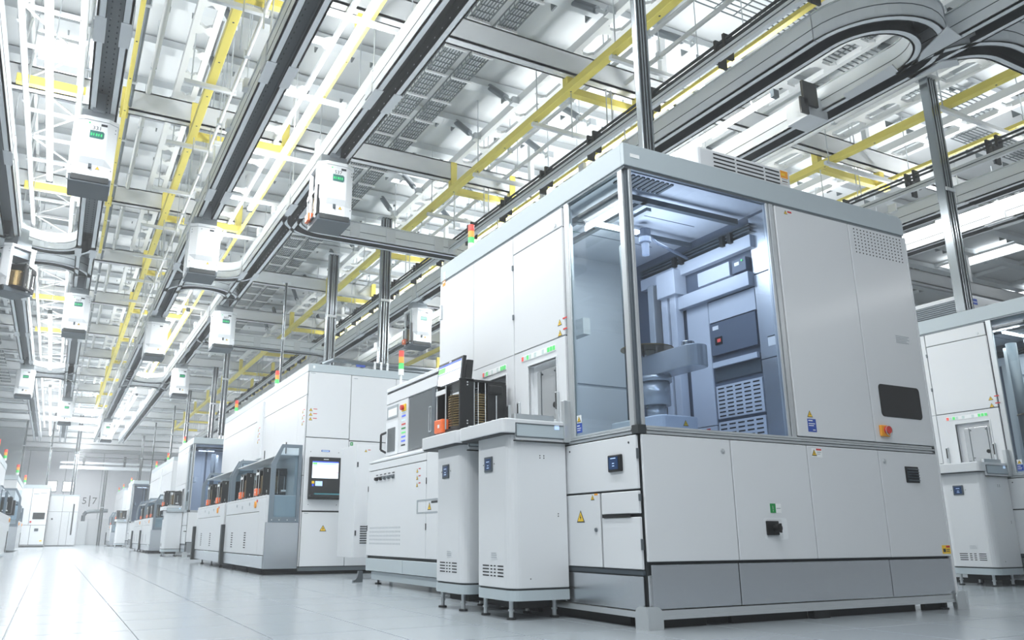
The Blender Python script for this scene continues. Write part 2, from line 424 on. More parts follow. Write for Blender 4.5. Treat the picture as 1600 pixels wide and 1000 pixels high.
# ================================================================== MACHINE WITH THE GLASS CORNER
X0, Y0, X1, Y1 = 2.98, 3.70, 5.715, 6.475
def machine_a(label, loc=(X0, Y0, 0)):
    t = thing('processing_machine', label, 'machine', loc)
    L, Fc = Face('L', X0), Face('F', Y0)
    B = lambda n, mb, m, **k: build(n, mb, m, t, **k)
    # ---- carcass behind the panels
    b = MB(); b.box(4.275, X1 - .012, Y0 + .012, Y1, 1.11, 2.80); b.box(X0 + .052, 4.275, 5.25, Y1, 1.11, 2.80); b.box(X0 + .052, X0 + .06, 4.41, 5.25, 1.11, 2.80)
    b.box(X0 + .012, X1 - .012, Y0 + .012, Y1, .10, 1.085); B('carcass', b, 'gap')
    b = MB(); b.box(X1 - .012, X1 + .002, Y0 + .0, Y1, .10, 2.80); b.box(X0, X1, Y1, Y1 + .01, .1, 2.80); B('rear_panel', b, 'white')
    # ---- fascia round the top, upper right front corner rounded
    b = MB(); b.prism(rrect(X0 - .012, X1 + .01, 2.79, 2.945, .06, (0, 0, 1, 0)), 'y', Y0 - .012, Y0 + .02, 0)
    b.box(X0 - .012, X0 + .02, Y0 + .02, Y1, 2.79, 2.945); B('fascia', b, 'fascia', bev=.004)
    b = MB(); b.box(X0 + .02, X1, Y0 + .02, Y1, 2.80, 2.93); B('roof', b, 'white2')
    b = MB(); b.box(X0 - .004, X1 - .01, Y0 - .004, Y0 + .02, 2.772, 2.79); b.box(X0 - .004, X0 + .02, Y0, Y1, 2.772, 2.79); B('fascia_gasket', b, 'alud')
    b = MB(); Fc.box(b, 3.02, 3.095, 2.852, 2.878, .012, .015); B('name_plate', b, 'paper', bev=.001)
    # ---- posts
    b = MB(); b.box(X0 - .004, X0 + .026, Y0 + .03, Y0 + .075, 1.12, 2.775); B('corner_post', b, 'alu', bev=.003, label='left strip of the aluminium corner post')
    b = MB(); b.box(X0 + .012, X0 + .03, Y0 + .006, Y0 + .03, 1.12, 2.775); B('corner_seal', b, 'slate')
    b = MB(); b.box(X0 + .026, X0 + .050, Y0 - .004, Y0 + .02, 1.12, 2.775); B('corner_post', b, 'alu', bev=.003, label='right strip of the aluminium corner post')
    b = MB(); b.box(X0 - .006, X0 + .02, 4.345, 4.405, 1.12, 2.785); B('window_post', b, 'alu', bev=.008)
    b = MB(); b.box(4.215, 4.235, Y0 - .006, Y0 + .03, 1.12, 2.775); b.box(4.245, 4.285, Y0 - .008, Y0 + .02, 1.12, 2.775); B('window_post', b, 'alu', bev=.004)
    # ---- glass
    b = MB(); b.box(X0 + .05, 4.215, Y0 + .004, Y0 + .012, 1.115, 2.775); B('front_glass', b, 'glass')
    b = MB(); b.box(X0 + .004, X0 + .012, Y0 + .075, 4.345, 1.115, 2.775); B('side_glass', b, 'glassc')
    # ---- middle rail
    for z0, z1, d in ((1.078, 1.094, .012), (1.097, 1.108, .018), (1.111, 1.125, .012)):
        b = MB(); b.box(X0 + .05, X1 - .02, Y0 - d, Y0 + .02, z0, z1); b.box(X0 - d, X0 + .02, Y0 + .05, 4.52, z0, z1); B('middle_rail', b, 'alu', bev=.002)
    b = MB(); b.box(X0 - .016, X0 + .045, Y0 - .016, Y0 + .045, 1.076, 1.128); B('rail_cap', b, 'gap', bev=.003)
    b = MB(); b.box(X1 - .04, X1 - .018, Y0 - .016, Y0 + .02, 1.078, 1.125); B('rail_cap', b, 'gap')
    # ---- front: upper doors
    panel(Fc, 'upper_door', t, 4.29, 5.06, 1.128, 2.772); panel(Fc, 'upper_door', t, 5.06, X1, 1.128, 2.772)
    b = MB(); b.box(X1 - .004, X1 + .016, Y0 - .016, Y0 + .05, .1, 2.775); B('edge_post', b, 'white', bev=.006)
    b = MB()
    for i in range(15):
        for j in range(8):
            Fc.cyl(b, 5.122 + i * .038, 2.555 + j * .0265, .0062, .0138, .0152, 0, 6)
    B('vent_holes', b, 'hole', kind='stuff')
    win = B('dark_window', Fc.poly(MB(), rrect(5.16, 5.615, 1.318, 1.555, .03), .004, .018), 'darkglass', bev=.003)
    es = B('emergency_stop', Fc.box(MB(), 5.108, 5.20, 1.172, 1.252, .014, .035), 'signorange', bev=.006)
    b = MB(); Fc.cyl(b, 5.158, 1.217, .026, .035, .06); sub('button', b, 'signred', es, t)
    b = MB(); b.add(*((lambda vs, fs: (vs, fs))(*ring3((5.165, Y0 - .05, 1.212), .036, .004)))); sub('guard_ring', b, 'alu', es, t)
    hazard(Fc, t, 4.42, 1.285, .045, .014)
    sticker(Fc, t, 4.39, 4.47, 1.165, 1.252, .014, [(.1, .5, .82, .08, 'paper'), (.1, .75, .6, .06, 'paper'), (.1, .6, .45, .06, 'paper'), (.55, .3, .12, .06, 'paper')], 'signblue', 'safety_sticker')
    sticker(Fc, t, 5.43, 5.60, 1.885, 1.955, .0138, [(.04, .9, .78, .07, 'print'), (.04, .8, .6, .06, 'print'), (.04, .9, .42, .06, 'print'), (.04, .7, .24, .06, 'print'), (.04, .85, .08, .06, 'print')], 'white', 'rating_plate')
    hazard(Fc, t, 4.40, 2.735, .03, .014); sticker(Fc, t, 4.42, 4.46, 2.735, 2.748, .014, [], 'signred', 'warning_text')
    # ---- front: lower doors
    for a, c in ((X0 + .006, 3.68), (3.68, 4.355), (4.355, 5.065), (5.065, X1)): panel(Fc, 'lower_door', t, a, c, .352, 1.076)
    for a in (3.61, 5.118):
        b = MB(); Fc.cyl(b, a, 1.0, .016, .012, .02); Fc.cyl(b, a, 1.0, .006, .02, .024); B('round_lock', b, 'alu', bev=.002)
    sticker(Fc, t, 4.398, 4.495, .998, 1.056, .014, [(.45, .5, .78, .2, 'signred'), (.5, .4, .55, .07, 'print'), (.5, .3, .35, .07, 'print')], 'paper')
    hazard(Fc, t, 4.42, 1.027, .04, .0155)
    v = B('louvre_vent', Fc.box(MB(), 5.33, 5.474, .858, .972, .008, .02), 'black', bev=.004)
    for i in range(5):
        z = .87 + i * .019; b = MB(); b.add([(5.345, Y0 - .02, z), (5.46, Y0 - .02, z), (5.46, Y0 - .036, z + .004), (5.345, Y0 - .036, z + .004), (5.345, Y0 - .02, z + .013), (5.46, Y0 - .02, z + .013)], [(0, 1, 2, 3), (3, 2, 5, 4), (0, 3, 4), (1, 5, 2)])
        sub('slat', b, 'slate', v, t)
    sticker(Fc, t, 5.618, 5.71, .372, .43, .014, [(.5, .45, .72, .22, 'signred'), (.1, .3, .2, .4, 'ink'), (.5, .4, .45, .08, 'ink'), (.5, .35, .25, .08, 'ink')], 'signyel')
    sticker(Fc, t, 3.968, 4.065, .635, .692, .014, [(0, .5, 0, 1, 'signgreen'), (.22, .06, .35, .4, 'paper'), (.22, .06, .16, .12, 'paper'), (.58, .35, .45, .08, 'print')], 'paper')
    rc = B('switch_recess', Fc.poly(MB(), rrect(3.905, 4.105, .475, .605, .015), .004, .0146), 'rail', bev=0, label='recessed pocket round the black main switch')
    b = MB(); Fc.poly(b, rrect(3.925, 4.06, .478, .596, .01), .0146, .0152); sub('pocket_back', b, 'white2', rc, t)
    sw = B('main_switch', Fc.box(MB(), 3.918, 4.018, .50, .586, .0152, .03), 'black', bev=.004)
    b = MB(); Fc.cyl(b, 3.985, .543, .024, .03, .065); Fc.box(b, 3.978, 3.992, .515, .571, .065, .075); sub('knob', b, 'blackm', sw, t, bev=.002)
    # ---- front plinth
    for a, c in ((X0 + .03, 3.675), (3.675, 5.045), (5.045, X1)): panel(Fc, 'plinth_panel', t, a, c, .098, .343, 'steel', t=.008)
    b = MB(); b.box(X0 - .01, X1, Y0 - .012, Y0 + .04, .062, .096); b.box(X0 - .01, X1, Y0 - .02, Y0 + .04, .048, .066); b.box(X0 - .02, X0 + .03, Y0 - .01, Y1, .056, .088); B('base_frame', b, 'alu')
    b = MB(); b.box(X0 + .012, X0 + .03, Y0 - .012, Y0 + .006, .09, .285); B('plinth_edge', b, 'chrome', bev=.004)
    b = MB(); b.box(X0 + .08, 3.42, Y0 + .03, Y0 + .06, 0, .05); b.box(3.62, 4.25, Y0 + .03, Y0 + .06, .0, .05); b.box(4.45, 5.3, Y0 + .03, Y0 + .06, 0, .05); b.box(5.4, 5.65, Y0 + .03, Y0 + .06, 0, .05)
    b.box(X0 + .03, X0 + .06, 3.9, 4.7, 0, .055); b.box(X0 + .03, X0 + .06, 4.9, 6.3, 0, .055); B('skirt', b, 'blackm')
    for x in (4.33, 5.6): 
        b = MB(); b.cyl((x, Y0 + .02, 0), (x, Y0 + .02, .012), .03, 12); b.cyl((x, Y0 + .02, .012), (x, Y0 + .02, .06), .01, 8); B('foot', b, 'feet')
    b = MB(); b.box(4.26, 4.40, Y0 - .018, Y0 + .03, .0, .062); B('lift_block', b, 'blackm')
    # floor brackets at the front corners: two rounded ears bent round the corner
    for bx, sg in ((X0, 1), (X1 + .03, -1)):
        b = MB()
        ear = [(0, 0)] + [(.105, 0), (.105, .07)] + [(.06 + .045 * math.cos(math.radians(q)), .07 + .05 * math.sin(math.radians(q))) for q in (15, 30, 45, 60, 75, 90)] + [(0, .12)]
        b.prism([(bx - .03 * sg + (p if sg > 0 else -p) , q) for p, q in ear], 'y', Y0 - .036, Y0 - .028)
        b.prism([(Y0 - .036 + p, q) for p, q in ear], 'x', bx - .038 * sg, bx - .03 * sg)
        b.cyl((bx - .033 * sg, Y0 - .033, 0), (bx - .033 * sg, Y0 - .033, .12), .009, 10)
        B('floor_bracket', b, 'alu')
    # ---- left side: upper panels
    panel(L, 'side_panel', t, 4.41, 5.11, 2.625, 2.772); panel(L, 'side_panel', t, 4.41, 5.11, 1.826, 2.625)
    panel(L, 'side_panel', t, 5.11, 5.79, 1.822, 2.772); panel(L, 'side_panel', t, 5.79, Y1, 1.822, 2.772)
    P1 = (4.53, 4.905, 1.265, 1.695); P2 = (5.235, 5.70, 1.265, 1.69)
    for (a, c, hole) in ((4.41, 5.11, P1), (5.11, Y1, P2)):
        b = MB(); o_ = [(a + .004, 1.13), (c - .004, 1.13), (c - .004, 1.822), (a + .004, 1.822)]
        b.ring(o_, [(hole[0], hole[2]), (hole[1], hole[2]), (hole[1], hole[3]), (hole[0], hole[3])], 'x', X0 - .014, X0 + .004); B('port_panel', b, 'white')
        f = MB(); f.ring([(hole[0] - .012, hole[2] - .012), (hole[1] + .012, hole[2] - .012), (hole[1] + .012, hole[3] + .012), (hole[0] - .012, hole[3] + .012)], [(hole[0], hole[2]), (hole[1], hole[2]), (hole[1], hole[3]), (hole[0], hole[3])], 'x', X0 - .02, X0 + .045)
        po = B('load_port', f, 'white2', bev=.003)
        d = MB(); d.box(X0 + .03, X0 + .04, hole[0], hole[1], hole[2], hole[3]); sub('port_back', d, 'white2', po, t)
        d = MB(); d.prism(rrect(hole[0] + .035, hole[1] - .065, hole[2] + .01, hole[3] - .05, .015), 'x', X0 + .018, X0 + .03); sub('port_door', d, 'doorm', po, t, bev=.003)
        d = MB(); d.box(X0 + .014, X0 + .018, hole[1] - .125, hole[1] - .119, hole[2] + .02, hole[3] - .06); d.box(X0 + .014, X0 + .018, hole[0] + .055, hole[0] + .061, hole[2] + .02, hole[3] - .06); sub('guide_strip', d, 'alud', po, t)
        d = MB(); d.cyl((X0 + .008, hole[0] + .075, hole[2] + .11), (X0 + .018, hole[0] + .075, hole[2] + .11), .02, 14); sub('port_latch', d, 'blackm', po, t)
        d = MB()
        for yy, zz in ((hole[0] + .07, hole[3] - .08), (hole[1] - .14, hole[3] - .08), (hole[1] - .14, hole[2] + .05)): d.cyl((X0 + .012, yy, zz), (X0 + .018, yy, zz), .006, 8)
        sub('screw', d, 'ink', po, t)
    def status(y0, y1, z):
        b = MB(); b.box(X0 - .018, X0 - .012, y0, y1, z - .022, z + .022); s_ = B('status_strip', b, 'paper', bev=.002)
        n = 13; pat = ['green', 'green', 'green', 'paper', 'ledoff', None, None, 'ledoff', None, 'ledoff', 'green', 'ledoff', 'red']
        for i in range(n):
            if pat[i] is None: continue
            d = (y1 - y0) / n; q = MB(); q.box(X0 - .020, X0 - .018, y0 + i * d + .004, y0 + (i + 1) * d - .004, z - .016, z + .016); sub('status_led', q, pat[i], s_, t)
    status(4.535, 4.998, 1.765); status(5.235, 5.62, 1.755)
    for y in (5.038, 4.52, 5.19):
        b = MB(); b.box(X0 - .034, X0 - .012, y - .014, y + .014, 1.24, 1.45); h = B('port_handle', b, 'alu', bev=.004)
        b = MB(); b.box(X0 - .036, X0 - .034, y - .006, y + .006, 1.33, 1.44); sub('grip', b, 'black', h, t)
    warn_rows(L, t, 4.475, 1.93, .014, 2, .045)
    sticker(L, t, 4.28, 4.33, 1.21, 1.26, -.004, [], 'paper'); hazard(L, t, 4.305, 1.235, .036, -.002)
    sticker(L, t, 4.275, 4.335, 1.145, 1.207, -.004, [(.1, .5, .7, .1, 'paper'), (.1, .7, .45, .07, 'paper'), (.1, .6, .25, .07, 'paper')], 'signblue', 'safety_sticker')
    b = MB(); L.cyl(b, 4.50, 2.66, .014, .012, .02); B('round_lock', b, 'alu')
    b = MB(); b.box(X0 - .024, X0 - .012, 5.105, 5.12, 2.10, 2.14); b.box(X0 - .024, X0 - .012, 5.105, 5.12, 2.50, 2.54); B('hinge', b, 'alud')
    b = MB(); b.box(X0 - .03, X0 - .012, 6.42, 6.445, 2.42, 2.56); B('grip_handle', b, 'alu', bev=.003)
    sticker(L, t, 6.36, 6.42, 2.735, 2.785, .014, [(.1, .8, .6, .25, 'paper')], 'signorange')
    b = MB(); b.box(X0 - .016, X0 - .012, 6.36, 6.40, 2.80, 2.87); B('tag', b, 'paper')
    # ---- left side: lower panels
    panel(L, 'lower_panel', t, Y0 + .01, 4.52, .757, 1.074)
    panel(L, 'lower_panel', t, 4.09, 4.52, .31, .753); panel(L, 'lower_panel', t, Y0 + .01, 4.08, .618, .753); panel(L, 'lower_panel', t, Y0 + .01, 4.08, .31, .606)
    panel(L, 'lower_panel', t, 4.52, Y1, .31, 1.11)
    b = MB(); b.box(X0 - .022, X0 - .01, 3.79, 4.06, .604, .616); B('pull_bar', b, 'black')
    b = MB(); b.box(X0 - .004, X0 + .02, Y0 + .02, Y1, .283, .308); B('dark_rail', b, 'slate')  # dark slate rail between the lower panels and the plinth
    panel(L, 'plinth_panel', t, Y0 + .02, 4.50, .09, .28, 'steel', t=.006); panel(L, 'plinth_panel', t, 4.50, Y1, .09, .28, 'steel', t=.006)
    d = B('touch_display', L.box(MB(), 3.845, 3.975, .868, .968, .012, .03), 'black', bev=.005)
    q = MB(); L.box(q, 3.872, 3.962, .882, .956, .03, .0315); sub('display_screen', q, 'touch', d, t)
    q = MB()
    for i, (ww, zz) in enumerate(((.05, .945), (.02, .915), (.02, .90))): L.box(q, 3.917 - ww / 2, 3.917 + ww / 2, zz, zz + .005, .0315, .0325)
    sub('display_text', q, 'scrl', d, t)
    hazard(L, t, 4.30, .616, .075, .014); hazard(L, t, 4.165, .728, .032, .014); sticker(L, t, 4.11, 4.145, .74, .75, .014, [], 'signorange', 'warning_text')
    b = MB(); L.cyl(b, 4.136, .533, .012, .012, .022); B('round_lock', b, 'alud')
    b = MB(); b.box(X0 - .018, X0 - .005, Y0 + .0, Y0 + .012, .93, .99); b.box(X0 - .018, X0 - .005, Y0, Y0 + .012, .42, .48); b.box(X0 - .018, X0 - .005, Y0, Y0 + .012, .69, .73); B('hinge', b, 'alud')
    b = MB()
    for y, z in ((3.78, 1.03), (4.40, 1.03)): L.cyl(b, y, z, .006, .012, .017)
    B('screw', b, 'ink')
    # ---- inside of the glass enclosure
    XI = 4.262; I = Face('L', XI)
    b = MB(); b.box(X0 + .05, XI + .01, 5.23, 5.25, 1.12, 2.79); B('enclosure_back', b, 'room')
    Bk = Face('F', 5.23)
    for a, c, z0, z1 in ((3.08, 3.42, 1.13, 2.05), (3.08, 3.42, 2.06, 2.74), (3.44, 3.52, 1.13, 2.74), (3.56, 4.2, 1.13, 1.66), (3.56, 4.2, 1.68, 2.74)): panel(Bk, 'back_panel', t, a, c, z0, z1, 'room', .012, .003, .002)
    b = MB(); Bk.box(b, 3.515, 3.565, 1.12, 2.74, .0, .02); B('back_post', b, 'roomd')
    sticker(Bk, t, 3.16, 3.30, 2.12, 2.19, .0125, [], 'paper'); sticker(Bk, t, 3.12, 3.20, 1.78, 1.92, .0125, LINES, 'paper'); sticker(Bk, t, 3.23, 3.30, 1.78, 1.92, .0125, LINES, 'paper'); hazard(Bk, t, 3.18, 1.70, .06, .0125)
    b = MB(); b.box(X0 + .03, XI + .01, Y0 + .02, 5.25, 2.765, 2.785); B('enclosure_ceiling', b, 'room')
    for y in (4.25, 4.75): 
        b = MB(); b.box(X0 + .25, XI - .2, y, y + .006, 2.762, 2.766); B('ceiling_joint', b, 'roomd')
    b = MB(); b.box(X0 + .03, XI + .01, Y0 + .02, 5.25, 1.085, 1.10); B('enclosure_floor', b, 'room')
    b = MB(); b.box(X0 + .062, X0 + .075, 4.41, 5.23, 1.1, 2.77); B('enclosure_side', b, 'room')
    b = MB(); b.box(XI + .006, XI + .012, Y0 + .02, 5.25, 1.1, 2.77); B('enclosure_wall', b, 'roomd')
    def ip(n, a, c, z0, z1, m='room', t_=.012): return panel(I, n, t, a, c, z0, z1, m, t_, .003, .002)
    for z0, z1 in ((1.12, 1.68), (1.68, 2.30), (2.30, 2.74)): ip('steel_lining', 3.72, 3.90, z0, z1, 'steel')
    q = ip('inner_beam', 3.90, 4.81, 2.22, 2.33, 'room', .06)
    ip('inner_beam', 3.86, 5.1, 2.50, 2.60, 'room', .05)
    b = MB()
    for z in (2.62, 2.645, 2.67): b.box(XI - .05, XI + .006, 3.86, 5.1, z, z + .012)
    B('cable_rail', b, 'slate')
    for y in (4.02, 4.10, 4.55, 4.63):
        b = MB(); b.box(XI - .08, XI - .03, y, y + .035, 2.58, 2.66); B('rail_clip', b, 'black', bev=.004)
    ip('junction_box', 4.08, 4.42, 2.345, 2.46, 'room', .05); bx = ip('relay_box', 3.92, 4.06, 2.345, 2.45, 'roomd', .05)
    b = MB(); I.cyl(b, 3.955, 2.425, .008, .05, .056); B('status_lamp', b, 'green'); sticker(I, t, 3.985, 4.03, 2.40, 2.425, .05, [], 'paper')
    ip('inner_box', 4.60, 4.82, 2.34, 2.55, 'room', .12)
    ip('access_panel', 4.37, 4.61, 1.28, 2.24); ip('access_panel', 3.90, 4.37, 2.045, 2.215)
    ip('access_panel', 4.37, 4.61, 1.12, 1.28)
    du = ip('drive_unit', 3.905, 4.36, 1.79, 2.04, 'roomd', .02)
    q = MB(); I.box(q, 4.24, 4.31, 1.87, 1.925, .02, .026); sub('readout', q, 'black', du, t)
    q = MB(); I.box(q, 4.25, 4.285, 1.885, 1.91, .026, .028); sub('digits', q, 'red', du, t)
    sticker(I, t, 4.27, 4.33, 1.985, 2.015, .02, [], 'paper')
    sticker(I, t, 3.75, 3.82, 1.76, 1.83, .014, [(.0, 1, .9, .1, 'ink')], 'paper')
    b = MB(); I.box(b, 3.91, 4.355, 1.60, 1.735, -.002, .004); dr = B('drawer_recess', b, 'slate')
    b = MB(); I.box(b, 3.915, 4.35, 1.70, 1.74, .004, .03); sub('drawer_lip', b, 'room', dr, t)
    ip('grille', 3.905, 4.357, 1.318, 1.565); slot_grid(I, t, 'grille_slots', 3.92, 4.345, 1.325, 1.555, 5, 8, .72, .34, .0121)
    ip('grille', 3.905, 4.357, 1.13, 1.30); slot_grid(I, t, 'grille_slots', 3.92, 4.345, 1.135, 1.29, 5, 5, .72, .34, .0121)
    sticker(I, t, 4.44, 4.48, 1.25, 1.265, .0125, [], 'signred', 'warning_text'); hazard(I, t, 4.455, 1.205, .03, .0125)
    for y, m in ((4.64, 'room'), (4.74, 'room'), (4.90, 'alu')):
        b = MB(); b.box(XI - .09, XI - .01, y, y + .07, 1.10, 2.5); B('pillar', b, m, bev=.006)
    # overhead frame and lamps
    b = MB(); b.box(X0 + .12, XI - .08, 3.93, 3.97, 2.69, 2.73); b.box(X0 + .12, XI - .08, 4.42, 4.45, 2.68, 2.71); b.box(X0 + .33, X0 + .37, 3.93, 4.9, 2.69, 2.72); b.box(X0 + .12, X0 + .16, 3.93, 4.9, 2.69, 2.73); B('overhead_frame', b, 'slate')
    b = MB()
    for i in range(10): b.box(X0 + .06 + i * .04, X0 + .08 + i * .04, 3.74, 3.90, 2.755, 2.766)
    B('ceiling_grille', b, 'slate', kind='stuff')
    area('enclosure_light', (loc[0] + .5, loc[1] + .6, 2.64), .9, .9, 19, rot=(0, 0, 0)); area('enclosure_added_fill', (loc[0] + .6, loc[1] + .5, 2.2), .5, .5, 10, rot=(PI, 0, 0))  # upward area light added to brighten the enclosure ceiling, no lamp there
    lx = B('lamp_strip', MB().box(X0 + .22, X0 + .62, 4.33, 4.37, 2.655, 2.68), 'lampdim')
    B('lamp_strip', MB().box(X0 + .40, X0 + .44, 3.98, 4.30, 2.66, 2.685), 'alu', label='unlit lamp tube of the enclosure')
    b = MB(); b.cyl((3.66, 4.35, 2.60), (3.66, 4.35, 2.70), .045, 14); b.cyl((3.66, 4.35, 2.50), (3.66, 4.35, 2.60), .028, 14); b.tube([(3.70, 4.35, 2.66), (3.78, 4.36, 2.62), (4.2, 4.5, 2.61)], .012); B('camera_head', b, 'roomd')
    # robot
    rb = B('robot_column', MB().cyl((3.62, 4.52, 1.1), (3.62, 4.52, 2.62), .055, 16), 'slate', smooth=True)
    b = MB(); b.box(3.70, 3.76, 4.6, 4.66, 1.1, 2.6); sub('guide_rail', b, 'alu', rb, t)
    cap = [(3.70 + .085 * math.cos(math.radians(a)), 3.965 + .085 * math.sin(math.radians(a))) for a in range(180, 361, 15)] + [(3.70 + .085 * math.cos(math.radians(a)), 4.50 + .085 * math.sin(math.radians(a))) for a in range(0, 181, 15)]
    ra = B('robot_arm', MB().prism(cap, 'z', 1.585, 1.735), 'doorm', bev=.006)
    q = MB(); q.cyl((3.70, 4.02, 1.735), (3.70, 4.02, 1.775), .045, 16); q.cyl((3.70, 4.42, 1.735), (3.70, 4.42, 1.79), .05, 16); sub('arm_joint', q, 'chrome', ra, t, bev=.003)
    q = MB(); q.cyl((3.66, 4.40, 1.79), (3.66, 4.40, 1.797), .19, 32); sub('wafer', q, 'gold', ra, t)
    q = MB(); q.cyl((3.68, 4.36, 1.38), (3.68, 4.36, 1.545), .105, 24); q.cyl((3.68, 4.36, 1.545), (3.68, 4.36, 1.585), .12, 24); q.cyl((3.68, 4.36, 1.25), (3.68, 4.36, 1.38), .07, 20); B('robot_body', q, 'doorm', smooth=True)
    rbs = B('robot_base', MB().prism(rrect(3.45, 3.80, 4.05, 4.62, .06), 'z', 1.10, 1.27), 'room', bev=.01)
    q = MB(); q.box(3.448, 3.452, 4.2, 4.3, 1.13, 1.16); sub('base_plate', q, 'paper', rbs, t)
    b = MB(); b.box(3.55, 3.80, 4.045, 4.05, 1.13, 1.16); B('base_label', b, 'paper')
    hazard(Face('F', 4.05), t, 3.66, 1.22, .04, 0)
    b = MB(); b.box(X0 + .2, X0 + .26, 4.5, 5.2, 1.88, 2.0); B('inner_bar', b, 'white2')
    # ---- signal tower on the far end of the roof
    tower(t, X0 + .06, 5.98, 2.94, .20, .03, .02)
    return t
def ring3(c, r, w, n=20):
    vs, fs = [], []
    for i in range(n):
        a = 2 * PI * i / n
        for rr in (r - w, r):
            for dy in (0, .004): vs.append((c[0] + rr * math.cos(a), c[1] - dy, c[2] + rr * math.sin(a)))
    for i in range(n):
        j = (i + 1) % n
        for k, l in ((0, 1), (1, 3), (3, 2), (2, 0)): fs.append((4 * i + k, 4 * j + k, 4 * j + l, 4 * i + l))
    return vs, fs
mach = machine_a('large white processing machine with tinted glass corner, nearest in the hall')
# roof unit of the near machine
t = thing('roof_fan_unit', 'low white slotted box on the roof of the nearest machine', 'fan unit', (3.65, 3.86, 2.93))
b = MB(); b.box(3.66, 4.56, 3.74, 4.6, 2.93, 3.115); build('housing', b, 'white2', t, bev=.02)
b = MB()
for j in range(4):
    for a, c in ((3.80, 4.0), (4.02, 4.28), (4.30, 4.44)): b.box(a, c, 3.737, 3.741, 2.985 + j * .03, 2.994 + j * .03)
build('slots', b, 'hole', t)
Fr = Face('F', 3.74); sticker(Fr, t, 4.455, 4.53, 3.0, 3.10, .0, [(0, 1, 0, .4, 'paper'), (.1, .8, .1, .08, 'signred'), (.1, .5, .6, .2, 'signyel'), (.1, .8, .3, .05, 'signred')], 'signorange')

